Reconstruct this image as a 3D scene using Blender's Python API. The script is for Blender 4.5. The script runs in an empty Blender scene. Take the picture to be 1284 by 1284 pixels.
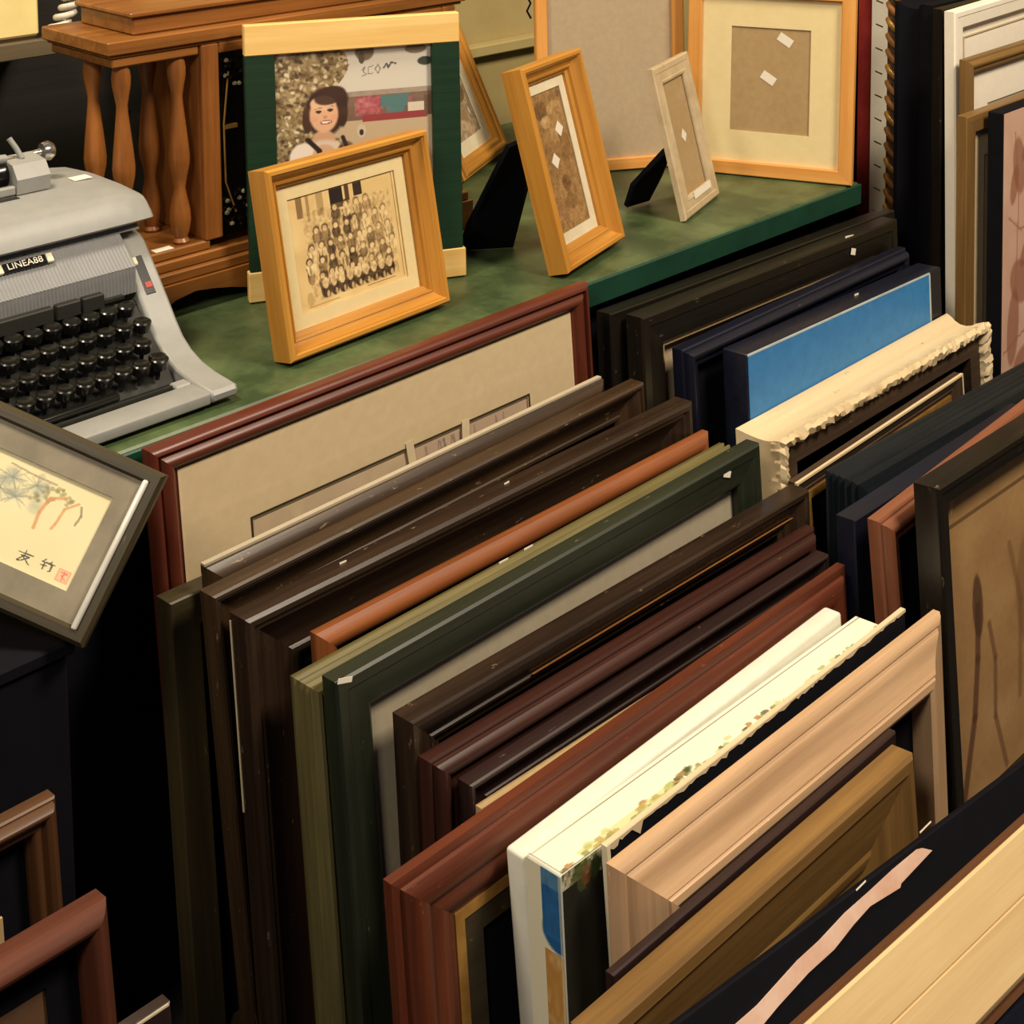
import bpy, bmesh, math, random
import numpy as np
from mathutils import Matrix, Vector
random.seed(7)
S = 0.75                     # everything is laid out in rack units; one unit is 0.75 m
sc = bpy.context.scene
col = sc.collection

# ------------------------------------------------------------------ camera
cam = bpy.data.cameras.new('camera'); cam_o = bpy.data.objects.new('camera', cam); col.objects.link(cam_o)
cam.sensor_width = 36; cam.lens = 36 * 1900 / 1284
cam.shift_x = -98 / 1284; cam.shift_y = -752 / 1284
_ex = Vector((1810, -200, 1900)).normalized()
_dn = Vector((0, 18050, 1900)); _dn = (_dn - _ex * _dn.dot(_ex)).normalized()
_ez = -_dn; _ey = _ez.cross(_ex)
rx = Vector((_ex[0], _ey[0], _ez[0])); dn = Vector((_ex[1], _ey[1], _ez[1])); fw = Vector((_ex[2], _ey[2], _ez[2]))
m = Matrix.Identity(4)
for i in range(3):
    m[i][0] = rx[i]; m[i][1] = -dn[i]; m[i][2] = -fw[i]
m.translation = (0, 0, 1.58 * S)
cam_o.matrix_world = m
cam.clip_start = 0.01
sc.camera = cam_o

# ------------------------------------------------------------------ light and exposure
vs = sc.view_settings
vs.view_transform = 'Standard'; vs.look = 'None'; vs.gamma = 1; vs.use_curve_mapping = False
vs.exposure = 0.0
w = bpy.data.worlds.new('world'); sc.world = w; w.use_nodes = True
w.node_tree.nodes['Background'].inputs[0].default_value = (0.42, 0.44, 0.72, 1)
w.node_tree.nodes['Background'].inputs[1].default_value = 0.10

def area(name, loc, target, size, power, color):
    l = bpy.data.lights.new(name, 'AREA'); l.shape = 'SQUARE'; l.size = size * S; l.energy = power * S * S / 0.36; l.color = color
    o = bpy.data.objects.new(name, l); col.objects.link(o)
    o.location = Vector(loc) * S
    o.rotation_euler = (Vector(target) - Vector(loc)).to_track_quat('-Z', 'Y').to_euler()
    return o
area('ceiling_lamp', (0.25, 1.75, 3.2), (1.3, 1.2, 0.4), 0.45, 20, (1.0, 0.86, 0.66))
area('side_lamp', (-0.7, 0.2, 2.7), (1.2, 1.4, 0.5), 0.5, 11, (1.0, 0.87, 0.70))
area('ceiling_lamp', (2.1, -0.3, 3.2), (1.8, 1.7, 0.7), 0.7, 38, (1.0, 0.85, 0.65))

# ------------------------------------------------------------------ helpers
def lin(c):
    c = [x / 255.0 for x in c[:3]]
    return tuple(x / 12.92 if x <= 0.04045 else ((x + 0.055) / 1.055) ** 2.4 for x in c)

def link(o, parent=None):
    col.objects.link(o)
    if parent is not None: o.parent = parent
    return o

def tag(o, label=None, cat=None, group=None, kind=None):
    if label: o['label'] = label
    if cat: o['category'] = cat
    if group: o['group'] = group
    if kind: o['kind'] = kind
    return o

def empty(name, mat4, label=None, cat=None, group=None):
    o = bpy.data.objects.new(name, None); col.objects.link(o)
    o.empty_display_size = 0.05
    o.matrix_world = mat4 if isinstance(mat4, Matrix) else Matrix.Translation(mat4)
    return tag(o, label, cat, group)

def mesh(name, verts, faces, mat=None, parent=None, smooth=None, loc=None):
    me = bpy.data.meshes.new(name)
    me.from_pydata([tuple(v) for v in verts], [], faces)
    bm = bmesh.new(); bm.from_mesh(me); bmesh.ops.recalc_face_normals(bm, faces=bm.faces); bm.to_mesh(me); bm.free()
    if smooth is not None:
        me.polygons.foreach_set('use_smooth', [True] * len(me.polygons))
        me.set_sharp_from_angle(angle=math.radians(smooth))
    if mat: me.materials.append(mat)
    o = link(bpy.data.objects.new(name, me), parent)
    if loc is not None: o.location = loc
    return o

def box_vf(x0, x1, y0, y1, z0, z1):
    v = [(x, y, z) for x in (x0, x1) for y in (y0, y1) for z in (z0, z1)]
    f = [(0, 1, 3, 2), (4, 6, 7, 5), (0, 4, 5, 1), (2, 3, 7, 6), (0, 2, 6, 4), (1, 5, 7, 3)]
    return v, f

def box(name, x0, x1, y0, y1, z0, z1, mat, parent=None, bevel=0.0, seg=1):
    bm = bmesh.new()
    v, f = box_vf(x0, x1, y0, y1, z0, z1)
    bv = [bm.verts.new(p) for p in v]
    for q in f: bm.faces.new([bv[i] for i in q])
    bmesh.ops.recalc_face_normals(bm, faces=bm.faces)
    if bevel > 0:
        bmesh.ops.bevel(bm, geom=list(bm.edges), offset=bevel, segments=seg, affect='EDGES', profile=0.5)
    me = bpy.data.meshes.new(name); bm.to_mesh(me); bm.free()
    if bevel > 0:
        me.polygons.foreach_set('use_smooth', [True] * len(me.polygons)); me.set_sharp_from_angle(angle=math.radians(35 if seg == 1 else 50))
    me.materials.append(mat)
    return link(bpy.data.objects.new(name, me), parent)

def prism(name, pts, axis, a0, a1, mat, parent=None, smooth=None):
    """polygon extruded along one axis; pts are the two other coordinates in x, y, z order"""
    def P(p, a):
        if axis == 'x': return (a, p[0], p[1])
        if axis == 'y': return (p[0], a, p[1])
        return (p[0], p[1], a)
    n = len(pts)
    v = [P(p, a0) for p in pts] + [P(p, a1) for p in pts]
    f = [tuple(range(n)), tuple(range(2 * n - 1, n - 1, -1))] + [(i, (i + 1) % n, n + (i + 1) % n, n + i) for i in range(n)]
    return mesh(name, v, f, mat, parent, smooth)

def lathe(name, prof, mat, parent=None, n=20, loc=None, axis='z'):
    v, f = [], []
    for r, z in prof:
        for k in range(n):
            a = 2 * math.pi * k / n
            p = (r * math.cos(a), r * math.sin(a), z)
            if axis == 'x': p = (p[2], p[0], p[1])
            v.append(p)
    for i in range(len(prof) - 1):
        for k in range(n):
            f.append((i * n + k, i * n + (k + 1) % n, (i + 1) * n + (k + 1) % n, (i + 1) * n + k))
    f.append(tuple(range(n))); f.append(tuple(range(len(prof) * n - 1, (len(prof) - 1) * n - 1, -1)))
    return mesh(name, v, f, mat, parent, 45, loc)

def tube(name, pts, r, mat, parent=None, n=8):
    v, f = [], []
    P = [Vector(p) for p in pts]
    for i, p in enumerate(P):
        t = (P[min(i + 1, len(P) - 1)] - P[max(i - 1, 0)]).normalized()
        a = t.orthogonal().normalized() if i == 0 else (a - t * a.dot(t)).normalized()
        b = t.cross(a)
        for k in range(n):
            q = 2 * math.pi * k / n
            v.append(p + (a * math.cos(q) + b * math.sin(q)) * r)
    for i in range(len(P) - 1):
        for k in range(n):
            f.append((i * n + k, i * n + (k + 1) % n, (i + 1) * n + (k + 1) % n, (i + 1) * n + k))
    f.append(tuple(range(n))); f.append(tuple(range(len(P) * n - 1, (len(P) - 1) * n - 1, -1)))
    return mesh(name, v, f, mat, parent, 60)

# ------------------------------------------------------------------ materials
def new_mat(name):
    mt = bpy.data.materials.new(name); mt.use_nodes = True
    nt = mt.node_tree; b = nt.nodes['Principled BSDF']
    return mt, nt, b

def mixrgb(nt, fac, a, b, blend='MIX'):
    n = nt.nodes.new('ShaderNodeMix'); n.data_type = 'RGBA'; n.blend_type = blend
    for s, v in ((0, fac), (6, a), (7, b)):
        if hasattr(v, 'is_output') and not isinstance(v, (tuple, list, float, int)): nt.links.new(v, n.inputs[s])
        else: n.inputs[s].default_value = v if s == 0 else (*v, 1)
    return n.outputs[2]

def coords(nt, scale):
    t = nt.nodes.new('ShaderNodeTexCoord'); mp = nt.nodes.new('ShaderNodeMapping')
    mp.inputs['Scale'].default_value = scale
    nt.links.new(t.outputs['Object'], mp.inputs[0])
    oi = nt.nodes.new('ShaderNodeObjectInfo')
    ad = nt.nodes.new('ShaderNodeVectorMath'); ad.operation = 'ADD'
    sm = nt.nodes.new('ShaderNodeVectorMath'); sm.operation = 'SCALE'; sm.inputs['Scale'].default_value = 17.0
    cb = nt.nodes.new('ShaderNodeCombineXYZ')
    for k in range(3): nt.links.new(oi.outputs['Random'], cb.inputs[k])
    nt.links.new(cb.outputs[0], sm.inputs[0]); nt.links.new(mp.outputs[0], ad.inputs[0]); nt.links.new(sm.outputs[0], ad.inputs[1])
    return ad.outputs[0]

def noise(nt, vec, scale, detail=4, rough=0.6):
    n = nt.nodes.new('ShaderNodeTexNoise'); n.inputs['Scale'].default_value = scale
    n.inputs['Detail'].default_value = detail; n.inputs['Roughness'].default_value = rough
    nt.links.new(vec, n.inputs['Vector']); return n.outputs['Fac']

def ramp(nt, fac, a, b, smooth=False):
    n = nt.nodes.new('ShaderNodeValToRGB'); n.color_ramp.elements[0].position = a; n.color_ramp.elements[1].position = b
    n.color_ramp.elements[0].color = (0, 0, 0, 1); n.color_ramp.elements[1].color = (1, 1, 1, 1)
    nt.links.new(fac, n.inputs[0]); return n.outputs[0]

def bump(nt, b, fac, strength, dist=0.002):
    n = nt.nodes.new('ShaderNodeBump'); n.inputs['Strength'].default_value = strength; n.inputs['Distance'].default_value = dist
    nt.links.new(fac, n.inputs['Height']); nt.links.new(n.outputs[0], b.inputs['Normal'])

def wood(name, c1, c2, rough=0.4, wear=None, wear_amt=0.0, axis='x', grain=1.0, spec=0.5):
    mt, nt, b = new_mat(name)
    sc_ = {'x': (2.5, 60, 60), 'y': (60, 2.5, 60), 'z': (60, 60, 2.5)}[axis]
    v = coords(nt, tuple(s * grain for s in sc_))
    f = ramp(nt, noise(nt, v, 1.0, 6, 0.65), 0.30, 0.72)
    c = mixrgb(nt, f, lin(c1), lin(c2))
    v2 = coords(nt, (6, 14, 14))
    f2 = noise(nt, v2, 1.0, 3)
    c = mixrgb(nt, ramp(nt, f2, 0.35, 0.75), c, mixrgb(nt, 0.35, c, lin(c1)))
    if wear:
        f3 = ramp(nt, noise(nt, coords(nt, (30, 90, 90)), 1.0, 5, 0.75), 0.70 - wear_amt, 0.74 - wear_amt * 0.6)
        c = mixrgb(nt, f3, c, lin(wear))
    nt.links.new(c, b.inputs['Base Color'])
    b.inputs['Roughness'].default_value = rough; b.inputs['Specular IOR Level'].default_value = spec
    bump(nt, b, f, 0.12, 0.001)
    return mt

def paint(name, c, rough=0.5, c2=None, scale=20, amt=1.0, bmp=0.0, metal=0.0, spec=0.5, lo=0.35, hi=0.7):
    mt, nt, b = new_mat(name)
    b.inputs['Roughness'].default_value = rough; b.inputs['Metallic'].default_value = metal
    b.inputs['Specular IOR Level'].default_value = spec
    v = coords(nt, (1, 1, 1))
    if c2 is None: c2 = tuple(x * 0.85 for x in c)
    f = noise(nt, v, scale, 5, 0.65)
    cc = mixrgb(nt, ramp(nt, f, lo, hi), lin(c), lin(c2))
    nt.links.new(cc, b.inputs['Base Color'])
    if bmp: bump(nt, b, f, bmp, 0.004)
    return mt

def printed(name, rough=0.6):
    mt, nt, b = new_mat(name)
    a = nt.nodes.new('ShaderNodeVertexColor'); a.layer_name = 'Col'
    nt.links.new(a.outputs[0], b.inputs['Base Color']); b.inputs['Roughness'].default_value = rough
    return mt

def glassy(name):
    mt = bpy.data.materials.new(name); mt.use_nodes = True; nt = mt.node_tree; nt.nodes.clear()
    o = nt.nodes.new('ShaderNodeOutputMaterial'); mx = nt.nodes.new('ShaderNodeMixShader')
    t = nt.nodes.new('ShaderNodeBsdfTransparent'); g = nt.nodes.new('ShaderNodeBsdfGlossy'); g.inputs['Roughness'].default_value = 0.08
    lw = nt.nodes.new('ShaderNodeLayerWeight'); lw.inputs[0].default_value = 0.25
    pw = nt.nodes.new('ShaderNodeMath'); pw.operation = 'POWER'; pw.inputs[1].default_value = 3.0
    ma = nt.nodes.new('ShaderNodeMath'); ma.operation = 'MULTIPLY_ADD'; ma.inputs[1].default_value = 0.5; ma.inputs[2].default_value = 0.035
    nt.links.new(lw.outputs['Facing'], pw.inputs[0]); nt.links.new(pw.outputs[0], ma.inputs[0]); nt.links.new(ma.outputs[0], mx.inputs[0]); nt.links.new(t.outputs[0], mx.inputs[1]); nt.links.new(g.outputs[0], mx.inputs[2])
    nt.links.new(mx.outputs[0], o.inputs[0]); return mt

M = {}
M['mahogany'] = wood('mahogany', (78, 34, 21), (114, 54, 35), 0.35)
M['mahogany_red'] = wood('mahogany_red', (70, 32, 19), (116, 58, 35), 0.4, (160, 96, 62), 0.04)
M['dark_brown'] = wood('dark_brown', (40, 28, 17), (78, 57, 36), 0.36, (140, 116, 86), 0.07)
M['dark_olive'] = wood('dark_olive', (46, 38, 22), (72, 62, 36), 0.45, (120, 108, 76), 0.05)
M['espresso'] = wood('espresso', (32, 22, 16), (64, 47, 33), 0.33, (128, 106, 82), 0.06)
M['black'] = wood('black_lacquer', (16, 14, 11), (36, 30, 21), 0.32, (104, 92, 70), 0.05)
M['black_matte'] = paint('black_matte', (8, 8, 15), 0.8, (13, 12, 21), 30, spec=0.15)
M['navy'] = wood('navy_black', (10, 13, 26), (22, 26, 44), 0.4, (120, 120, 125), 0.008)
M['navy_ridge'] = wood('blue_black', (16, 20, 26), (36, 42, 46), 0.4)
M['orange_wood'] = wood('orange_wood', (112, 60, 26), (154, 88, 44), 0.5, (215, 160, 110), 0.01)
M['green_black'] = wood('green_black', (24, 29, 20), (46, 52, 36), 0.42, (116, 116, 90), 0.04)
M['gilt_olive'] = wood('gilt_olive', (84, 76, 42), (132, 122, 78), 0.35)
M['red_brown'] = wood('red_brown', (44, 24, 19), (74, 40, 31), 0.35, (120, 84, 66), 0.04)
M['purple_brown'] = wood('purple_brown', (34, 22, 21), (56, 37, 34), 0.35, (104, 80, 70), 0.04)
M['pale_wood'] = wood('pale_wood', (178, 142, 106), (212, 176, 136), 0.5, (236, 200, 160), 0.0)
M['gold_brown'] = wood('gold_brown', (104, 76, 40), (144, 110, 62), 0.42)
M['shaded_gold_brown'] = wood('shaded_gold_brown', (60, 36, 17), (92, 58, 30), 0.45)  # gold brown darkened to carry the shade at lower left
M['gold_wood'] = wood('gold_wood', (170, 112, 38), (204, 148, 62), 0.38)
M['gold_dark'] = wood('gold_dark', (130, 82, 36), (168, 114, 56), 0.42)
M['oak_orange'] = wood('oak_orange', (204, 138, 62), (228, 168, 92), 0.45)
M['oak'] = wood('oak', (112, 68, 26), (168, 108, 50), 0.35)
M['oak_z'] = wood('oak_upright', (114, 66, 26), (166, 104, 48), 0.35, axis='z')
M['pine'] = wood('pine', (222, 178, 100), (242, 206, 134), 0.5)
M['raw_pine'] = wood('raw_pine', (208, 176, 124), (224, 196, 144), 0.55)
M['raw_edge'] = wood('raw_edge', (84, 50, 26), (110, 70, 38), 0.6)
M['pink_wood'] = wood('pink_wood', (112, 66, 44), (146, 92, 65), 0.45)
M['silver'] = paint('silver_gilt', (216, 196, 160), 0.35, (190, 168, 132), 25, metal=0.2)
M['white_silver'] = paint('bright_silver', (226, 222, 210), 0.3, (206, 202, 190), 25, metal=0.1)
M['shaded_red_brown'] = wood('shaded_red_brown', (66, 32, 19), (98, 52, 34), 0.65, spec=0.25)  # reddish brown kept dark, shade of the lower left corner is in the colour
M['chrome'] = paint('chrome', (205, 200, 190), 0.18, (180, 176, 168), 10, metal=0.9)
M['green_frame'] = wood('green_stain', (10, 38, 20), (18, 54, 30), 0.5, axis='x')
M['shelf_green'] = paint('shelf_green', (54, 70, 42), 0.4, (94, 110, 70), 9, bmp=0.04, lo=0.42, hi=0.72)
M['shelf_edge'] = paint('shelf_edge_green', (8, 52, 38), 0.5, (18, 66, 48), 14)
M['beige_mat'] = paint('beige_mat', (214, 192, 152), 0.85, (206, 184, 145), 60)
M['cream_mat'] = paint('cream_mat', (232, 212, 160), 0.85, (226, 206, 152), 60)
M['grey_mat'] = paint('grey_mat', (176, 164, 140), 0.85, (168, 156, 132), 60)
M['ivory'] = paint('ivory_card', (230, 220, 190), 0.8, (220, 208, 176), 40)
M['white_card'] = paint('white_card', (248, 240, 222), 0.75, (242, 233, 214), 40)
M['white_canvas'] = paint('white_canvas', (226, 224, 208), 0.8, (218, 216, 198), 40)
M['kraft'] = paint('kraft_board', (176, 148, 104), 0.85, (166, 138, 94), 80)
M['linen'] = paint('linen_board', (178, 158, 128), 0.85, (170, 150, 120), 90)
M['sticker'] = paint('sticker_paper', (236, 228, 210), 0.7, (230, 222, 204), 20)
M['tape'] = paint('paper_tape', (214, 196, 160), 0.8, (206, 188, 150), 20)
M['cream_plaster'] = wood('cream_plaster', (204, 180, 138), (228, 208, 168), 0.75, (84, 60, 38), 0.045, grain=0.35)
M['old_dark'] = wood('weathered_dark', (40, 28, 18), (86, 62, 38), 0.7, (170, 140, 100), 0.03)
M['gilt'] = paint('gilt', (196, 150, 78), 0.35, (160, 112, 50), 30, metal=0.5)
M['blue'] = paint('blue_canvas', (44, 116, 178), 0.55, (52, 128, 190), 50)
M['pale_line'] = paint('pale_edge', (190, 205, 205), 0.6)
M['tw_grey'] = paint('typewriter_grey', (150, 150, 145), 0.45, (142, 142, 137), 30, bmp=0.02)
M['tw_rib'] = paint('typewriter_ribbed', (142, 142, 142), 0.5, (134, 134, 134), 30)
M['key'] = paint('key_black', (18, 18, 16), 0.22, (24, 24, 20), 30)
M['well'] = paint('key_well', (34, 34, 28), 0.6, (28, 28, 24), 30)
M['red'] = paint('red_paint', (168, 52, 44), 0.5, (140, 38, 36), 20)
M['wall'] = paint('wall_paint', (172, 154, 102), 0.9, (162, 144, 92), 6)
M['floor'] = paint('dark_floor', (20, 18, 22), 0.85, (28, 25, 28), 30)
M['dark_case'] = wood('dark_bookcase', (20, 18, 14), (34, 30, 24), 0.6)
M['grey_shelf'] = wood('grey_shelf', (84, 72, 50), (106, 92, 66), 0.6)
M['cream_box'] = paint('cream_box', (240, 220, 150), 0.7, (234, 212, 140), 20)
M['cord'] = paint('white_cord', (216, 208, 190), 0.6)
M['print'] = printed('printed_paper')
M['glass'] = glassy('picture_glass')
M['smoke_glass'] = paint('smoked_glass', (10, 12, 8), 0.06, (18, 18, 12), 14)
M['crystal'] = paint('crystal_bead', (150, 140, 110), 0.1, (90, 80, 60), 40)
M['pink_strip'] = paint('torn_pink_paper', (228, 196, 176), 0.8, (214, 170, 146), 20)

# ------------------------------------------------------------------ painted prints (flat pictures, vertex colours)
class Pic:
    def __init__(s, w, h, bg):
        s.w, s.h = w, h; s.a = np.ones((h, w, 3)) * np.array(bg, float)
        yy, xx = np.mgrid[0:h, 0:w]; s.X = (xx + 0.5) / w; s.Y = (yy + 0.5) / h; s.r = np.random.RandomState(3)
    def put(s, msk, c, al=1.0):
        k = msk[..., None] * al; s.a = s.a * (1 - k) + np.array(c, float) * k
    def ell(s, x, y, rx, ry, c, al=1.0, rot=0, soft=6):
        dx, dy = s.X - x, s.Y - y; ca, sa = math.cos(rot), math.sin(rot)
        u, v = (dx * ca + dy * sa) / rx, (-dx * sa + dy * ca) / ry
        d = np.sqrt(u * u + v * v); s.put(np.clip((1 - d) * soft + 0.5, 0, 1), c, al)
    def rect(s, x0, y0, x1, y1, c, al=1.0):
        s.put(((s.X >= x0) & (s.X <= x1) & (s.Y >= y0) & (s.Y <= y1)).astype(float), c, al)
    def line(s, pts, wd, c, al=1.0):
        asp = s.h / s.w
        for (x0, y0), (x1, y1) in zip(pts[:-1], pts[1:]):
            dx, dy = x1 - x0, (y1 - y0) * asp; L = dx * dx + dy * dy + 1e-12
            t = np.clip(((s.X - x0) * dx + (s.Y - y0) * asp * dy) / L, 0, 1)
            d = np.hypot(s.X - x0 - t * dx, (s.Y - y0) * asp - t * dy)
            s.put(np.clip((wd - d) / (wd * 0.4) , 0, 1), c, al)
    def noise(s, n, k=1):
        g = s.r.rand(max(2, int(n * s.h / s.w)) + 2, n + 2)
        y = s.Y * (g.shape[0] - 2); x = s.X * (g.shape[1] - 2)
        y = np.minimum(y, g.shape[0] - 1.01); yi, xi = y.astype(int), x.astype(int); fy, fx = y - yi, x - xi
        fy = fy * fy * (3 - 2 * fy); fx = fx * fx * (3 - 2 * fx)
        return (g[yi, xi] * (1 - fy) * (1 - fx) + g[yi + 1, xi] * fy * (1 - fx) + g[yi, xi + 1] * (1 - fy) * fx + g[yi + 1, xi + 1] * fy * fx)
    def speck(s, region, cols, n, al=1.0, thr=None):
        f = s.noise(n) * 0.6 + s.noise(n * 2) * 0.4
        k = (f - f.min()) / (f.max() - f.min()) * (len(cols) - 1)
        i = np.clip(k.astype(int), 0, len(cols) - 2); t = (k - i)[..., None]
        c = np.array(cols, float); cc = c[i] * (1 - t) + c[i + 1] * t
        mk = region[..., None] * al; s.a = s.a * (1 - mk) + cc * mk

def pic_mesh(name, pic, x0, x1, z0, z1, y, parent, mat=None, plane='xz'):
    """a flat printed sheet: first row of the picture on top, facing -Y (plane xz), up (xy) or -X (yz)"""
    h, w_ = pic.h, pic.w
    us = np.linspace(x0, x1, w_ + 1); vs_ = np.linspace(z1, z0, h + 1)
    U, V = np.meshgrid(us, vs_)
    if plane == 'xz': P = np.stack([U, np.full_like(U, y), V], -1)
    elif plane == 'xy': P = np.stack([U, V, np.full_like(U, y)], -1)
    else: P = np.stack([np.full_like(U, y), U, V], -1)
    P = P.reshape(-1, 3)
    idx = np.arange((h + 1) * (w_ + 1)).reshape(h + 1, w_ + 1)
    F = np.stack([idx[:-1, :-1], idx[1:, :-1], idx[1:, 1:], idx[:-1, 1:]], -1).reshape(-1, 4)
    if plane == 'yz': F = F[:, ::-1]
    me = bpy.data.meshes.new(name)
    me.vertices.add(len(P)); me.vertices.foreach_set('co', P.ravel())
    me.loops.add(F.size); me.loops.foreach_set('vertex_index', F.ravel().astype(np.int32))
    me.polygons.add(len(F)); me.polygons.foreach_set('loop_start', np.arange(0, F.size, 4, dtype=np.int32))
    me.update(); me.validate()
    c = np.clip(pic.a, 0, 255) / 255.0
    c = np.where(c <= 0.04045, c / 12.92, ((c + 0.055) / 1.055) ** 2.4).reshape(-1, 3)
    c = np.concatenate([c, np.ones((len(c), 1))], 1)
    at = me.color_attributes.new('Col', 'FLOAT_COLOR', 'CORNER')
    at.data.foreach_set('color', np.repeat(c, 4, 0).ravel().astype(np.float32))
    me.materials.append(mat or M['print'])
    return link(bpy.data.objects.new(name, me), parent)

# ------------------------------------------------------------------ frames
def arc(d0, t0, d1, t1, bulge, n=5):
    """points on a bowed line from (d0,t0) to (d1,t1)"""
    out = []
    nx, ny = -(t1 - t0), (d1 - d0); L = math.hypot(nx, ny) or 1
    for i in range(n + 1):
        s = i / n; k = 4 * s * (1 - s) * bulge
        out.append((d0 + (d1 - d0) * s + nx / L * k, t0 + (t1 - t0) * s + ny / L * k))
    return out

def P_flat(w, t): return [(0, 0), (0, t - 0.002), (0.002, t), (w - 0.002, t), (w, t - 0.002), (w, 0.004)]
def P_step(w, t): return ([(0, 0), (0, t * 0.55), (w * .06, t * .62), (w * .12, t * .62), (w * .14, t * .8)] + arc(w * .16, t * .84, w * .5, t * .9, t * .14)
                          + [(w * .54, t * .74), (w * .6, t * .72)] + arc(w * .62, t * .72, w * .9, t * .5, t * .1) + [(w * .92, t * .4), (w, t * .36), (w, .004)])
def P_mahog(w, t): return ([(0, 0), (0, t * .7)] + arc(0.0, t * .7, w * .22, t * .95, t * .08, 4) + [(w * .26, t * .70), (w * .32, t * .70)]
                           + arc(w * .34, t * .84, w * .72, t * .84, t * .22, 6) + [(w * .76, t * .6), (w * .93, t * .42), (w, t * .36), (w, .004)])
def P_scoop(w, t): return ([(0, 0), (0, t * .9), (w * .05, t), (w * .12, t), (w * .16, t * .86), (w * .22, t * .86)] + arc(w * .25, t * .8, w * .8, t * .34, -t * .16, 6)
                           + [(w * .84, t * .42), (w * .92, t * .42), (w, t * .3), (w, .004)])
def P_slope(w, t): return [(0, 0), (0, t * .86), (w * .04, t * .97), (w * .14, t), (w * .18, t * .9), (w * .24, t * .88), (w * .68, t * .5), (w * .72, t * .56), (w * .8, t * .52), (w * .84, t * .42), (w, t * .36), (w, .004)]
def P_dome(w, t): return [(0, 0), (0, t * .55)] + arc(0, t * .55, w, t * .5, t * .42, 8) + [(w, .004)]
def P_rev(w, t): return [(0, 0), (0, t * .26), (.004, t * .36), (.012, t * .42), (.015, t * .38), (.018, t * .46)] + arc(.020, t * .50, w * .76, t * .90, -t * .05, 5) + [(w * .79, t * .88), (w * .82, t * .96), (w * .93, t), (w, t * .94), (w, .004)]
def P_box(w, t): return [(0, 0), (0, t - .003), (.003, t), (w * .3, t), (w * .34, t * .93), (w * .9, t * .86), (w, t * .7), (w, .004)]
def P_reed(w, t):
    p = [(0, 0)]
    n = 4; s = t / n
    for k in range(n): p += [(0.0050, k * s + .0004), (0.0, k * s + s * .35), (0.0, k * s + s * .65), (0.0050, (k + 1) * s - .0004)]
    return p + [(.0055, t), (w * .5, t), (w * .6, t * .96), (w, t * .9), (w, .004)]

def rail_mesh(name, L, prof, mat, parent, cuts=1, jitter=None):
    n = len(prof); v, f = [], []
    for i in range(cuts + 1):
        s = -1 + 2 * i / cuts
        for (d, t) in prof:
            dd, tt = d, t
            if jitter: dd, tt = jitter(i, d, t)
            v.append((s * (L / 2 - dd), -tt, -dd))
    for i in range(cuts):
        for k in range(n):
            a, b = k, (k + 1) % n
            f.append((i * n + a, i * n + b, (i + 1) * n + b, (i + 1) * n + a))
    f.append(tuple(range(n))); f.append(tuple(range((cuts + 1) * n - 1, cuts * n - 1, -1)))
    return mesh(name, v, f, mat, parent, 28)

def rails(W, H, prof, mat, root, cuts=1, jitter=None, name='rail'):
    top = rail_mesh(name, W, prof, mat, root, cuts, jitter); top.location = (0, 0, H)
    bot = top.copy(); link(bot, root); bot.location = (0, 0, 0); bot.rotation_euler = (0, math.pi, 0)
    rt = rail_mesh(name, H, prof, mat, root, cuts, jitter); rt.location = (W / 2, 0, H / 2); rt.rotation_euler = (0, math.pi / 2, 0)
    lf = rt.copy(); link(lf, root); lf.location = (-W / 2, 0, H / 2); lf.rotation_euler = (0, -math.pi / 2, 0)
    return top, bot, lf, rt

def ring(name, W, H, z0, d0, d1, t0, t1, mat, root):
    """flat rectangular ring (mat board, liner, painted line) between inward distances d0 and d1, front at t1"""
    v, f = [], []
    for t in (t0, t1):
        for d in (d0, d1):
            v += [(-W / 2 + d, -t, z0 + d), (W / 2 - d, -t, z0 + d), (W / 2 - d, -t, z0 + H - d), (-W / 2 + d, -t, z0 + H - d)]
    for k in range(4):
        q = (k + 1) % 4
        f += [(k, q, 4 + q, 4 + k), (8 + k, 12 + k, 12 + q, 8 + q), (k, 8 + k, 8 + q, q), (4 + k, 4 + q, 12 + q, 12 + k)]
    return mesh(name, v, f, mat, root)

def panel(name, W, H, d, t0, t1, mat, root):
    return box(name, -W / 2 + d, W / 2 - d, -t1, -t0, d, H - d, mat, root)

def panel_glass(x, z0, z1, y, root):
    return mesh('glass', [(-x, y, z0), (x, y, z0), (x, y, z1), (-x, y, z1)], [(0, 1, 2, 3)], M['glass'], root)

def frame(root, W, H, prof, mat, content=(), mat_w=0, mat_mat=None, print_mat=None, pic=None, glass=False, jitter=None, cuts=1, backing=None, rab=None):
    wd = prof[-1][0]; rb = rab if rab is not None else max(0.004, min(0.35 * prof[-2][1], 0.008))
    rails(W, H, prof, mat, root, cuts, jitter)
    i = wd - 0.004
    dp = rb - (0.0026 if mat_w else 0.0012)
    panel('backing', W, H, i, 0.0005, dp - 0.0007, backing or M['black_matte'], root)
    inner = wd + mat_w
    if mat_w: ring('mat', W, H, 0, i, inner, rb - 0.0018, rb, mat_mat or M['beige_mat'], root)
    if pic is not None: pic_mesh('print', pic, -W / 2 + inner - .001, W / 2 - inner + .001, inner - .001, H - inner + .001, -dp, root)
    elif print_mat is not None: panel('print', W, H, i if not mat_w else inner - .002, dp - 0.0006, dp, print_mat, root)
    if glass:
        x, z0, z1 = W / 2 - wd, wd, H - wd
        panel_glass(x, z0, z1, -rb - .0008, root)
    return root

def standing(W_or, lean, yaw=0.0, roll=0.0):
    return Matrix.Rotation(yaw, 4, 'Z') @ Matrix.Rotation(-lean, 4, 'X') @ Matrix.Rotation(roll, 4, 'Y')

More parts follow.
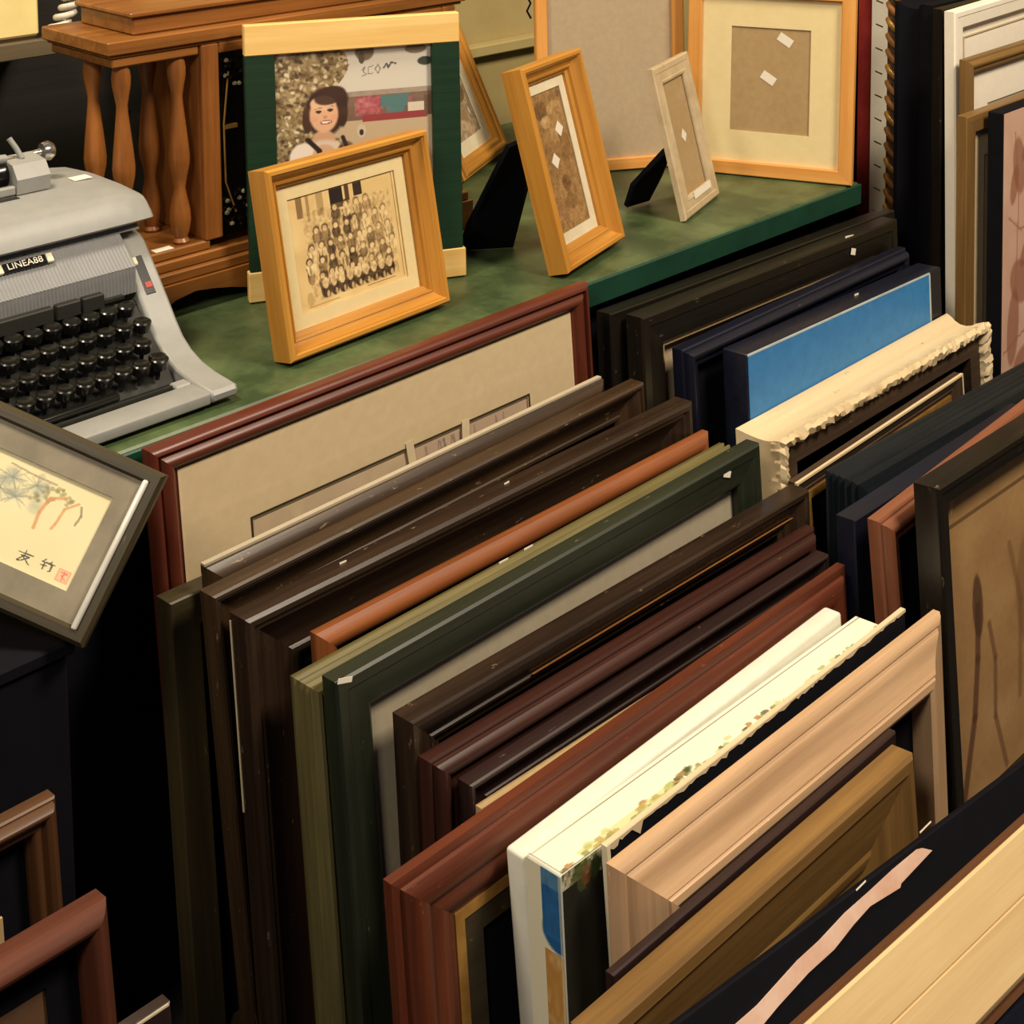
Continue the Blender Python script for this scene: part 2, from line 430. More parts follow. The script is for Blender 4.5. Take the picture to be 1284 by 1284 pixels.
def rack_root(name, label, cat, xL, xR, zL, zR, yb, lean=4.0, group=None, base=0.0):
    """a piece standing in the rack: top-left and top-right corners of its back, leaning back"""
    W = math.hypot(xR - xL, zR - zL); phi = -math.asin((zR - zL) / W)
    th = math.radians(lean)
    H = ((zL + zR) / 2 - base - W / 2 * abs(math.sin(phi))) / math.cos(th)
    Mx = standing(W, th, 0, phi)
    top = Mx @ Vector((-W / 2, 0, H))
    loc = Vector((xL, yb, zL)) - top
    r = empty(name, Matrix.Translation(loc) @ Mx, label, cat, group)
    return r, W, H

LEFT = 'frames standing in the front left rack'
RIGHT = 'frames standing in the right rack'
BACKR = 'tall frames standing behind the right end of the shelf'
def rack_frame(label, dims, prof, mat, lean=4.0, group=LEFT, name='picture_frame', **kw):
    r, W, H = rack_root(name, label, 'picture frame', *dims, lean=lean, group=group)
    frame(r, W, H, prof, mat, **kw)
    return r, W, H

def stick(root, name, x, z, t, w_, h_, mat, rot=0.0, label=None):
    """a little paper sticker on a face (local coordinates, facing -Y)"""
    o = box(name, -w_ / 2, w_ / 2, -0.0003, 0.0003, -h_ / 2, h_ / 2, mat, root)
    o.location = (x, -t, z); o.rotation_euler = (0, rot, 0)
    if label: o['label'] = label
    return o

# ------------------------------------------------------------------ setting
def struct(o): o['kind'] = 'structure'; return o
struct(box('floor', -2.5, 4.2, -1.5, 2.6, -0.05, 0.0, M['floor']))
struct(box('wall_back', -2.5, 4.2, 2.46, 2.54, 0, 3.6, M['wall']))
struct(box('wall_right', 4.2, 4.28, -1.5, 2.54, 0, 3.6, M['wall']))
struct(box('trim_1', 1.75, 2.9, 2.425, 2.46, 0.915, 0.94, M['wall'], bevel=0.003))

sh = empty('display_shelf', (1.4, 2.0, 0), 'long low display shelf painted green with worn top holding the typewriter and small frames', 'shelf')
def at(o, root):
    """keep world placement of a mesh written in world units under an unrotated root"""
    o.location = o.location - root.location; return o
at(box('top_board', 0.30, 2.445, 1.597, 2.44, 0.712, 0.75, M['shelf_green'], sh, 0.003), sh)
at(box('front_edge', 0.30, 2.445, 1.590, 1.5965, 0.708, 0.7485, M['shelf_edge'], sh, 0.002), sh)
at(box('front_panel', 0.32, 2.42, 1.625, 1.64, 0.0, 0.712, M['black_matte'], sh), sh)
for x in (0.31, 2.41): at(box('side_panel', x, x + 0.02, 1.641, 2.43, 0.0, 0.712, M['black_matte'], sh), sh)

bc = empty('bookcase', (0.85, 2.36, 0.75), 'dark bookcase with a greyish shelf board in the back left corner', 'bookcase')
at(box('back_panel', 0.2, 1.40, 2.445, 2.458, 0.752, 1.9, M['dark_case'], bc), bc)
at(box('shelf_board', 0.221, 1.172, 2.31, 2.444, 1.09, 1.118, M['grey_shelf'], bc, 0.002), bc)
at(box('side_panel', 0.2, 0.22, 2.25, 2.444, 0.752, 1.9, M['dark_case'], bc), bc)
at(box('side_panel', 1.36, 1.38, 2.30, 2.444, 0.945, 1.20, M['dark_case'], bc), bc)

cb = empty('cream_box', (0.95, 2.37, 1.1185), 'pale cream box on the grey bookcase shelf at far left', 'box')
at(box('box_body', 0.78, 1.148, 2.32, 2.43, 1.1235, 1.34, M['cream_box'], cb, 0.004), cb)
at(box('base_edge', 0.785, 1.143, 2.325, 2.425, 1.1185, 1.1232, M['dark_brown'], cb), cb)

pts = []
for i in range(90):
    s = i / 89; a = i * 0.75
    cx, cz = 1.163 + 0.035 * s + 0.02 * math.sin(s * 5), 1.13 + 0.16 * s
    pts.append((cx + 0.012 * math.cos(a), 2.30 + 0.012 * math.sin(a), cz))
tag(tube('coiled_cord', [(1.15, 2.30, 1.20)] * 0 + pts, 0.0055, M['cord']), 'white coiled cord hanging between the cream box and the oak case', 'cord')

# ------------------------------------------------------------------ front left rack, from the shelf towards the viewer
# large mahogany framed print leaning on the shelf front
pA = Pic(220, 190, (206, 184, 144))
pA.speck((pA.Y < 0.35).astype(float), [(214, 192, 152), (190, 168, 140), (206, 180, 150)], 14, .8)
pA.rect(0.55, 0, 1, 0.3, (188, 158, 138), .5)
for k in range(60):
    x = pA.r.rand() * .62 + .22; pA.ell(x, .10 + .05 * math.sin(x * 9) + pA.r.rand() * .05, .012 + .02 * pA.r.rand(), .02, (130, 120, 112), .45)
for k in range(14):
    x = .5 + pA.r.rand() * .4; pA.line([(x, .02), (x + .03 * pA.r.rand(), .12)], .004, (120, 104, 96), .5)
rA, W, H = rack_frame('large mahogany frame with beige mat leaning against the shelf front', (0.886, 1.641, 0.757, 0.767, 1.575), P_mahog(.042, .022), M['mahogany'],
    name='framed_print', lean=4.0, mat_w=.095, mat_mat=M['beige_mat'], pic=pA, glass=True, rab=.012)
ring('mat_line', W, H, 0, .133, .1362, .0121, .0124, M['dark_olive'], rA)
stick(rA, 'paper_tape', .015, H - .145, .0133, .013, .04, M['tape'], -.12)
stick(rA, 'paper_tape', .115, H - .150, .0133, .014, .04, M['tape'], .05)

rack_frame('low dark olive frame just in front of the mahogany frame, only its left end showing', (0.877, 1.45, 0.591, 0.589, 1.536), P_flat(.04, .030), M['dark_olive'])

rC, W, H = rack_frame('dark brown frame with a cream backing edge on top, third from the shelf', (0.917, 1.603, 0.626, 0.644, 1.503), P_dome(.045, .024), M['dark_brown'])
b = box('backing_edge', -W / 2, W / 2, -.009, -.0005, H, H + .003, M['grey_mat'], rC); b['label'] = 'cream edge of the backing board'

rD, W, H = rack_frame('dark brown frame with rubbed edges in front of the cream-edged frame', (0.898, 1.648, 0.614, 0.636, 1.475), P_scoop(.05, .028), M['dark_brown'])
rE, W, H = rack_frame('dark brown frame with a pale rubbed left edge, behind the orange wood frame', (0.915, 1.712, 0.594, 0.598, 1.440), P_scoop(.085, .034), M['espresso'])
o = box('pale_edge', -W / 2 - .001, -W / 2 + .0015, -.002, .0005, H - .24, H - .01, M['tape'], rE); o['label'] = 'pale rubbed strip on the left edge'
stick(rE, 'paint_chip', -.245, H + .0005, .012, .010, .003, M['sticker'], .05)
stick(rE, 'paint_chip', .03, H + .0005, .012, .009, .003, M['sticker'], -.05)

rF, W, H = rack_frame('orange brown wooden frame with a rounded top among the dark frames', (0.999, 1.729, 0.549, 0.552, 1.402), P_dome(.03, .020), M['orange_wood'])

rG, W, H = rack_frame('frame with thin olive gold reeded edges behind the green black frame', (0.949, 1.736, 0.530, 0.539, 1.372), P_reed(.02, .046), M['gilt_olive'])
for x in (-.06, -.015): stick(rG, 'paint_chip', x, H - .001, .002, .016, .004, M['sticker'], .02)

rH, W, H = rack_frame('green black frame with a wide grey beige mat and chipped white corner', (0.957, 1.736, 0.549, 0.560, 1.322), P_box(.05, .026), M['green_black'], lean=4.0,
    mat_w=.20, mat_mat=M['grey_mat'], print_mat=M['linen'])
stick(rH, 'paint_chip', -W / 2 + .012, H - .002, .0265, .02, .006, M['sticker'], .3)
stick(rH, 'paint_chip', W / 2 - .08, H - .018, .0255, .016, .009, M['sticker'], .4)

rI, W, H = rack_frame('dark brown deep scoop frame in front of the grey mat', (1.024, 1.792, 0.491, 0.484, 1.281), P_slope(.055, .035), M['espresso'])
o = box('pale_line', -W / 2 + .2, W / 2 - .02, -.0225, -.0205, H - .0365, H - .0355, M['gold_dark'], rI)
rJ, W, H = rack_frame('dark reddish brown frame with stepped moulding beside the scoop frame', (1.030, 1.776, 0.453, 0.440, 1.243), P_step(.05, .028), M['red_brown'])
rK, W, H = rack_frame('dark purplish brown frame behind the front mahogany frame', (1.061, 1.762, 0.425, 0.417, 1.212), P_scoop(.04, .022), M['purple_brown'])
rL, W, H = rack_frame('thin frame with a pale top edge squeezed behind the front mahogany frame', (1.066, 1.50, 0.402, 0.392, 1.188), P_flat(.012, .008), M['kraft'])

rM, W, H = rack_frame('wide reddish mahogany frame in front, orange light on its left edge', (0.925, 1.765, 0.400, 0.410, 1.177), P_step(.085, .024), M['mahogany_red'])
ring('gilt_liner', W, H, 0, .085, .098, .004, .010, M['gilt'], rM)
ring('inner_moulding', W, H, 0, .098, .125, .003, .008, M['dark_olive'], rM)

# two stretched canvases
def canvas(label, dims, t, lean=4.0, group=LEFT, name='stretched_canvas', cat='canvas', mat=None, bev=.004):
    r, W, H = rack_root(name, label, cat, *dims, lean=lean, group=group)
    box('canvas_wrap', -W / 2, W / 2, -t, 0, 0, H, mat or M['white_canvas'], r, bev, 2)
    return r, W, H
rN, W, H = canvas('blank white stretched canvas, the rear one of the two white canvases', (1.071, 1.689, 0.372, 0.389, 1.145), .028)
rN2, W, H = canvas('white edged canvas painted dark in front with a blue and ochre left side', (1.073, 1.720, 0.379, 0.374, 1.114), .054)
# painted front, side and splashed top of the front canvas
p = Pic(200, 100, (26, 26, 18)); p.speck(np.ones_like(p.X), [(18, 18, 14), (34, 32, 20), (24, 26, 16)], 24, .9)
p.speck((p.Y < .05).astype(float), [(150, 160, 80), (70, 80, 36), (226, 220, 190), (90, 80, 40)], 60, .9)
for k in range(40):
    x = p.r.rand(); p.ell(x, .03 + .05 * p.r.rand(), .012, .03, [(206, 196, 160), (110, 64, 30), (60, 74, 34)][k % 3], .8)
p.ell(.14, .07, .03, .06, (112, 58, 34), .9)
pic_mesh('painted_front', p, -W / 2 + .001, W / 2 - .001, .01, H - .001, -.0546, rN2)
p = Pic(30, 130, (234, 228, 198))
p.rect(.42, .0, 1, .22, (30, 92, 148)); p.ell(.9, .20, .48, .065, (30, 92, 148)); p.rect(.42, 0, 1, .05, (150, 180, 170), .7)
p.speck(((p.X > .42) & (p.Y < .22)).astype(float), [(22, 76, 132), (52, 122, 176), (28, 88, 146)], 5, .5)
p.speck(((p.X > .45) & (p.Y > .27)).astype(float), [(206, 160, 84), (190, 134, 60), (222, 190, 130)], 4, .95)
p.rect(.92, 0, 1, 1, (226, 214, 180), .6)
o = pic_mesh('painted_side', p, 0, -.053, H - .34, H - .003, -W / 2 - .0006, rN2, plane='yz')
p = Pic(220, 24, (236, 232, 206))
for k in range(150):
    x = p.r.rand() ** .8; yy = 1 - .28 * p.r.rand() ** 2
    p.ell(x, yy, .006 + .006 * p.r.rand(), .07, [(150, 160, 90), (70, 74, 40), (190, 190, 130), (150, 110, 60)][k % 4], .75)
p.rect(0.05, .8, .3, 1, (190, 186, 110), .5); p.line([(0, .12), (1, .1)], .0022, (90, 84, 70), .6)
pic_mesh('painted_top', p, -W / 2 + .003, W / 2 - .003, -.0535, -.0005, H + .0006, rN2, plane='xy')

rP, W, H = canvas('thin dark painted board with torn white edges between canvas and pale wood frame', (1.127, 1.732, 0.394, 0.406, 1.050), .007, name='painted_board', cat='board', mat=M['black_matte'], bev=.001)
tp = [(W / 2, H + .001), (-W / 2, H + .001)]
x = -W / 2
while x < W / 2 - .012:
    tp.append((x, H - .0015 - (.016 if random.random() < .12 else .004) * random.random() ** 1.5)); x += .003 + .010 * random.random()
tp.append((W / 2, H - .003))
prism('torn_edge', tp, 'y', -.0082, -.0071, M['tape'], rP)
box('torn_edge', -W / 2, W / 2, -.0069, -.0005, H, H + .0012, M['tape'], rP)
box('torn_edge', -W / 2 - .0012, -W / 2 + .004, -.0085, 0, H - .25, H + .001, M['ivory'], rP)

rQ, W, H = rack_frame('wide pale pinkish wood frame with stepped moulding near the front', (1.112, 1.784, 0.391, 0.390, 1.030), P_rev(.074, .039), M['pale_wood'], backing=M['black_matte'])
ring('inner_lip', W, H, 0, .074, .086, .0028, .006, M['red_brown'], rQ)
rS, W, H = rack_frame('thin dark red brown frame tucked between the pale and golden brown frames', (1.060, 1.60, 0.326, 0.326, 0.9825), P_flat(.02, .010), M['purple_brown'])
rR, W, H = rack_frame('golden brown wood frame with grooved face in front of the pale frame', (0.993, 1.582, 0.321, 0.320, 0.968), P_slope(.125, .035), M['gold_brown'], lean=6)
# black portfolio and wide raw frame at the very front
rT, W, H = rack_root('portfolio_board', 'black leaning board with a torn pink paper strip, behind the raw pine frame', 'board', 0.95, 1.93, 0.300, 0.214, 0.925, lean=30, group=None)
box('black_panel', -W / 2, W / 2, -.012, 0, 0, H, M['black_matte'], rT, .002)

# ------------------------------------------------------------------ right rack
rack_frame('black frame nearest to the green shelf edge in the right rack', (1.682, 2.50, 0.706, 0.690, 1.580), P_flat(.035, .03), M['black'], group=RIGHT)
rb_, W, H = rack_frame('black frame with a thin gold inner line, second from the shelf edge', (1.707, 2.440, 0.704, 0.695, 1.540), P_box(.058, .034), M['black'], group=RIGHT,
    print_mat=M['linen'])
ring('gold_line', W, H, 0, .058, .063, .003, .022, M['kraft'], rb_)
stick(rb_, 'paper_tag', .215, H - .028, .034, .014, .012, M['sticker'], .3)
stick(rb_, 'paint_chip', .21, H + .0005, .03, .026, .004, M['sticker'], .1)
rack_frame('deep navy black frame behind the blue canvas', (1.765, 2.42, 0.645, 0.652, 1.494), P_step(.04, .034), M['navy'], group=RIGHT)
rB, W, H = rack_root('framed_canvas', 'bright blue canvas with navy sides and a thin pale border', 'canvas', 1.842, 2.430, 0.633, 0.627, 1.455, lean=4, group=RIGHT)
box('canvas_wrap', -W / 2, W / 2, -.05, 0, 0, H, M['navy'], rB, .003, 2)
box('blue_face', -W / 2 + .002, W / 2 - .045, -.0512, -.0502, .01, H - .004, M['blue'], rB)
box('pale_border', -W / 2 + .001, W / 2 - .042, -.0517, -.0502, H - .004, H - .0008, M['pale_line'], rB)
box('pale_border', -W / 2 + .5 * 0 + W - .045, -W / 2 + W - .0405, -.0517, -.0502, .01, H - .004, M['pale_line'], rB)
stick(rB, 'paint_chip', .06, H + .001, .02, .012, .004, M['sticker'], 0)

rng = random.Random(5)
J = {}
def chip(i, d, t):
    if t > .06 and d < .03:
        k = (i, round(d, 3), round(t, 3))
        if k not in J: J[k] = (rng.choice((.4, 1, 1.6)) * rng.uniform(-.002, .003), rng.choice((.3, 1, 1.3)) * rng.uniform(-.004, .002))
        return d + J[k][0], t + J[k][1]
    return d, t
pc = [(.002, 0)] + [(.014 * math.sin(math.pi * s), .084 * s) for s in (.12, .25, .4, .55, .7, .82, .92)] + [(0, .086), (.006, .092), (.014, .091), (.02, .085), (.022, .074), (.05, .03), (.05, .004)]
rCr, W, H = rack_root('plaster_frame', 'chunky weathered cream frame with scooped top and crumbling edges', 'picture frame', 1.800, 2.442, 0.533, 0.543, 1.395, lean=4, group=RIGHT)
frame(rCr, W, H, pc, M['cream_plaster'], jitter=chip, cuts=90, backing=M['black_matte'])
ring('inner_face', W, H, 0, .0225, .055, .02, .076, M['old_dark'], rCr)
rf, W, H = rack_frame('small wooden frame with cream gilt lip resting against the cream frame', (1.803, 2.295, 0.480, 0.501, 1.294), P_slope(.03, .017), M['old_dark'], group=RIGHT)
ring('gilt_lip', W, H, 0, -.0005, .003, .0125, .0175, M['cream_plaster'], rf)
ring('gilt_liner', W, H, 0, .03, .042, .004, .010, M['gilt'], rf)
pg = [(0, 0), (0, .004), (.007, .008), (.001, .012), (.009, .017), (.002, .022), (.011, .027), (.004, .032), (.014, .037), (.007, .042), (.016, .047), (.012, .052), (.04, .056), (.05, .03), (.05, .004)]
rack_frame('blue black frame with a ridged wide top edge in the right rack', (1.852, 2.484, 0.491, 0.474, 1.260), pg, M['navy_ridge'], group=RIGHT)
rack_frame('low navy black frame left of the pinkish wood frame', (1.775, 2.30, 0.475, 0.475, 1.188), P_flat(.04, .032), M['navy'], group=RIGHT)
rack_frame('pinkish brown wood frame partly hidden by the dark framed sketch', (1.768, 2.255, 0.493, 0.522, 1.130), P_step(.055, .03), M['pink_wood'], group=RIGHT)
pI = Pic(130, 150, (160, 124, 80))
pI.speck(np.ones_like(pI.X), [(204, 168, 112), (176, 138, 88), (206, 168, 122)], 5, .8); pI.speck(np.ones_like(pI.X), [(160, 118, 74), (130, 94, 58)], 50, .35)
pI.line([(.05, .12), (.05, .98)], .006, (92, 66, 38), .8); pI.line([(.05, .12), (.98, .12)], .006, (92, 66, 38), .8)
pI.line([(.26, .42), (.24, .58), (.2, .75), (.1, .98)], .022, (84, 54, 32), .75); pI.ell(.26, .42, .035, .10, (74, 48, 30), .75)
pI.line([(.33, .50), (.36, .62), (.34, .80), (.40, .98)], .016, (104, 70, 42), .6); pI.line([(.5, .3), (.56, .5), (.52, .8)], .018, (128, 90, 54), .6)
pI.ell(.65, .5, .12, .2, (120, 86, 54), .5); pI.line([(.13, .02), (.12, .08)], .006, (206, 186, 140), .8)
rI2, W, H = rack_frame('dark frame holding a brown figure sketch at the right edge', (1.807, 2.30, 0.550, 0.544, 1.080), P_box(.036, .04), M['black'], group=RIGHT, lean=5.5,
    name='framed_sketch', pic=pI, glass=True)

# ------------------------------------------------------------------ tall frames at the right end of the shelf
def P_deep(w, t): return [(.0, 0), (.0, t * .1)] + arc(.0, t * .1, .012, t * .55, -.006, 4) + arc(.012, t * .55, .0, t * .9, .006, 4) + [(.0, t), (w * .5, t), (w, t * .8), (w, .004)]
rack_frame('tall deep black frame standing like a post beside the cream framed canvas', (2.665, 3.35, 1.072, 1.075, 1.662), P_deep(.06, .088), M['black_matte'], lean=.6, group=BACKR)
rack_frame('slim black frame against the back of the cream canvas', (2.652, 3.30, 1.070, 1.074, 1.566), P_flat(.03, .022), M['black'], lean=.6, group=BACKR)
rc, W, H = rack_frame('tall cream frame with wide cream mat at upper right', (2.649, 3.29, 1.068, 1.088, 1.538), P_box(.04, .024), M['white_card'], lean=.8, group=BACKR, name='framed_print',
    mat_w=.08, mat_mat=M['white_card'], print_mat=M['linen'])
ring('mat_step', W, H, 0, .06, .063, .0075, .009, M['tape'], rc)
rack_frame('brown wood frame with white mat in front of the cream frame, upper right', (2.646, 3.2, 0.976, 0.984, 1.500), P_step(.036, .024), M['gold_brown'], lean=.8, group=BACKR,
    name='framed_print', mat_w=.07, mat_mat=M['white_card'], print_mat=M['linen'])
rack_frame('plain brown frame with grey beige mat in front of the white matted one', (2.580, 3.1, 0.880, 0.884, 1.465), P_flat(.036, .022), M['gold_brown'], lean=.8, group=BACKR,
    name='framed_print', mat_w=.06, mat_mat=M['beige_mat'], print_mat=M['linen'])
rpk, W, H = rack_root('stretched_canvas', 'pink floral canvas with black sides at the right edge', 'canvas', 2.640, 3.1, 0.884, 0.888, 1.432, lean=.8, group=BACKR)
box('canvas_wrap', -W / 2, W / 2, -.034, 0, 0, H, M['black_matte'], rpk, .002)
p = Pic(120, 200, (206, 166, 144)); p.speck(np.ones_like(p.X), [(228, 194, 172), (208, 166, 144), (222, 184, 162)], 5, .8)
for x, y, rx, ry, rt in [(.14, .13, .05, .07, -.5), (.10, .17, .03, .05, .6), (.22, .08, .07, .02, -.6), (.30, .2, .05, .08, .4), (.16, .40, .09, .05, .2), (.10, .5, .05, .09, .2), (.25, .32, .1, .03, -.4), (.4, .12, .06, .09, .8), (.18, .62, .1, .06, -.3), (.35, .45, .08, .08, 0)]:
    p.ell(x, y, rx, ry, (138, 84, 62), .6, rt)
for pts_ in ([(.05, .24), (.16, .28), (.35, .26)], [(.1, .05), (.14, .2), (.12, .4)], [(.02, .55), (.2, .52), (.4, .56)]): p.line(pts_, .006, (150, 100, 76), .6)
pic_mesh('painted_front', p, -W / 2 + .001, W / 2 - .001, .002, H - .001, -.0346, rpk)

# carved frame, stapled canvas and red frame edge-on beside them
rr, W, H = rack_root('carved_frame', 'brown carved frame with gilt rope twist edge seen edge-on', 'picture frame', 2.755, 3.35, 1.12, 1.12, 1.735, lean=.3, group=BACKR)
frame(rr, W, H, P_flat(.05, .034), M['old_dark'])
for k in range(26):
    z = H - .012 - k * .034
    o = tube('rope_twist', [(-W / 2 - .002, -.002, z + .010), (-W / 2 - .010, -.012, z + .002), (-W / 2 - .010, -.022, z - .008), (-W / 2 - .002, -.033, z - .016)], .0065, M['gilt' if k % 3 == 0 else 'gold_dark'], rr, 6)
rs, W, H = rack_root('stretched_canvas', 'white stapled edge of a canvas standing beside the carved frame', 'canvas', 2.790, 3.4, 1.13, 1.13, 1.80, lean=.3, group=BACKR)
box('canvas_wrap', -W / 2, W / 2, -.046, 0, 0, H, M['white_card'], rs, .003)
for k in range(14):
    o = box('staple', -.0012, .0006, -.009, .009, -.0012, .0012, M['dark_brown'], rs); o.location = (-W / 2, -.022, H - .035 - k * .052); o.rotation_euler = (.25, 0, 0)
rack_frame('red painted frame edge between the oak frame and the white canvas', (2.800, 3.4, 1.13, 1.13, 1.838), P_dome(.03, .026), M['red'], lean=.3, group=BACKR)
rack_frame('black frame standing in for the dark gap behind the red frame edge', (2.70, 3.35, 1.14, 1.14, 1.90), P_flat(.03, .03), M['black_matte'], lean=.3, group=BACKR)  # black frame added in place of the shade in the open gap

# ------------------------------------------------------------------ small frames on the shelf
def table_frame(name, label, x, y, yaw, lean, W, H, t):
    """front bottom left corner at x, y; the back edge rests on the shelf top"""
    yaw, lean = math.radians(yaw), math.radians(lean)
    R3 = Matrix.Rotation(yaw, 4, 'Z') @ Matrix.Rotation(-lean, 4, 'X')
    A = Vector((x, y, 0.7515 + t * math.sin(lean)))
    off = R3 @ Vector((-W / 2, -t, 0))
    return empty(name, Matrix.Translation(A - off) @ R3, label, 'picture frame', 'small frames on the green shelf')

def easel(root, W, H, pts, mat, name='easel_back'):
    """velvet back leg given in world points: four corners of its outline (hinge left/right, foot left/right)"""
    inv = root.matrix_world.inverted()
    P = [inv @ Vector(p) for p in pts]
    n = (P[1] - P[0]).cross(P[-1] - P[0]).normalized() * 0.004
    k = len(P)
    v = [p - n for p in P] + [p + n for p in P]
    f = [tuple(range(k)), tuple(range(2 * k - 1, k - 1, -1))] + [(i, (i + 1) % k, k + (i + 1) % k, k + i) for i in range(k)]
    return mesh(name, v, f, mat, root)

def P_gold(w, t): return ([(0, 0), (0, t - .004), (.003, t), (.008, t), (.010, t * .9)] + arc(.011, t * .9, w * .66, t * .58, -t * .05, 5)
                          + [(w * .7, t * .62), (w * .8, t * .58), (w * .84, t * .46), (w, t * .38), (w, .004)])

# group photograph: rows of children on school steps
def school():
    p = Pic(150, 132, (222, 192, 130))
    p.speck(np.ones_like(p.X), [(226, 200, 144), (206, 172, 108), (220, 190, 132)], 6, .6)
    p.rect(.08, 0, .13, .2, (130, 92, 48), .7); p.rect(.17, 0, .19, .24, (150, 112, 62), .6); p.rect(.26, 0, .32, .22, (170, 130, 76), .6)
    p.rect(.38, 0, .50, .2, (60, 34, 20), .95); p.rect(.52, 0, .56, .16, (86, 52, 28), .8); p.rect(.6, .0, .68, .14, (70, 40, 22), .9)
    p.rect(.7, .02, .95, .3, (214, 184, 116), .7)
    r = np.random.RandomState(11)
    rows = [(.17, .42, .70, 4), (.30, .22, .86, 8), (.44, .16, .88, 9), (.57, .14, .90, 9), (.69, .22, .86, 8)]
    for q, (y, x0, x1, n) in enumerate(rows):
        for k in range(n):
            x = x0 + (x1 - x0) * k / (n - 1) + (r.rand() - .5) * .02; yy = y + (r.rand() - .5) * .03
            fade = 1.0 if x < .6 else .6
            body = [(236, 214, 170), (64, 38, 22), (226, 198, 146), (150, 114, 70)][r.randint(4)]
            b2 = [(236, 214, 170), (64, 38, 22), (200, 170, 118), (150, 114, 70)][r.randint(4)]
            p.ell(x, yy + .15, .030 + .008 * r.rand(), .07, b2, .9 * fade); p.ell(x, yy + .085, .040, .05, body, .9 * fade); p.line([(x - .034, yy + .07), (x - .02, yy + .15)], .007, (84, 54, 30), .5); p.ell(x, yy + .02, .03, .036, (84, 52, 28), .85 * fade); p.ell(x, yy + .03, .02, .026, (232, 204, 156), .95)
            p.ell(x, yy + .10, .006, .05, (110, 76, 42), .5 * fade)
            if r.rand() < .5: p.ell(x + .035, yy + .09, .012, .05, (70, 42, 24), .7 * fade)
    for k in range(9):
        x = .25 + k * .075
        p.ell(x, .86, .04, .07, (44, 24, 14), .95); p.ell(x - .005, .80, .028, .05, [(232, 206, 160), (224, 196, 148)][k % 2], .9)
        p.ell(x + .01, .90, .012, .03, (226, 196, 146), .8)
    p.ell(.1, .9, .03, .06, (190, 156, 92), .7)
    p.speck(((p.Y > .15) & (p.Y < .93) & (p.X > .12) & (p.X < .93)).astype(float), [(96, 64, 34), (196, 164, 108), (236, 212, 164)], 40, .38)
    p.line([(.08, .965), (.35, .965)], .004, (150, 116, 66), .6); p.line([(.62, .95), (.88, .95)], .005, (130, 96, 50), .7)
    p.a = np.clip(178 + (p.a - 165) * 1.4, 0, 250); g_ = p.a.mean(2, keepdims=True) * np.array([1.12, 1.0, .78]); p.a = np.clip(p.a * .45 + g_ * .55, 0, 248)
    p.line([(.97, .02), (.97, .97)], .004, (110, 84, 44), .7); p.line([(.03, .02), (.97, .02)], .003, (140, 110, 60), .6)
    return p
r1 = table_frame('picture_frame', 'gold wood frame with a sepia school class photograph beside the typewriter', 1.155, 1.648, 3.7, 10.6, .303, .262, .040)
frame(r1, .303, .262, P_gold(.031, .040), M['gold_wood'], mat_w=.020, mat_mat=M['cream_mat'], pic=school(), glass=True, rab=.010)
easel(r1, 0, 0, [(1.27, 1.728, .93), (1.34, 1.733, .93), (1.36, 1.80, .752), (1.27, 1.795, .752)], M['black_matte'])

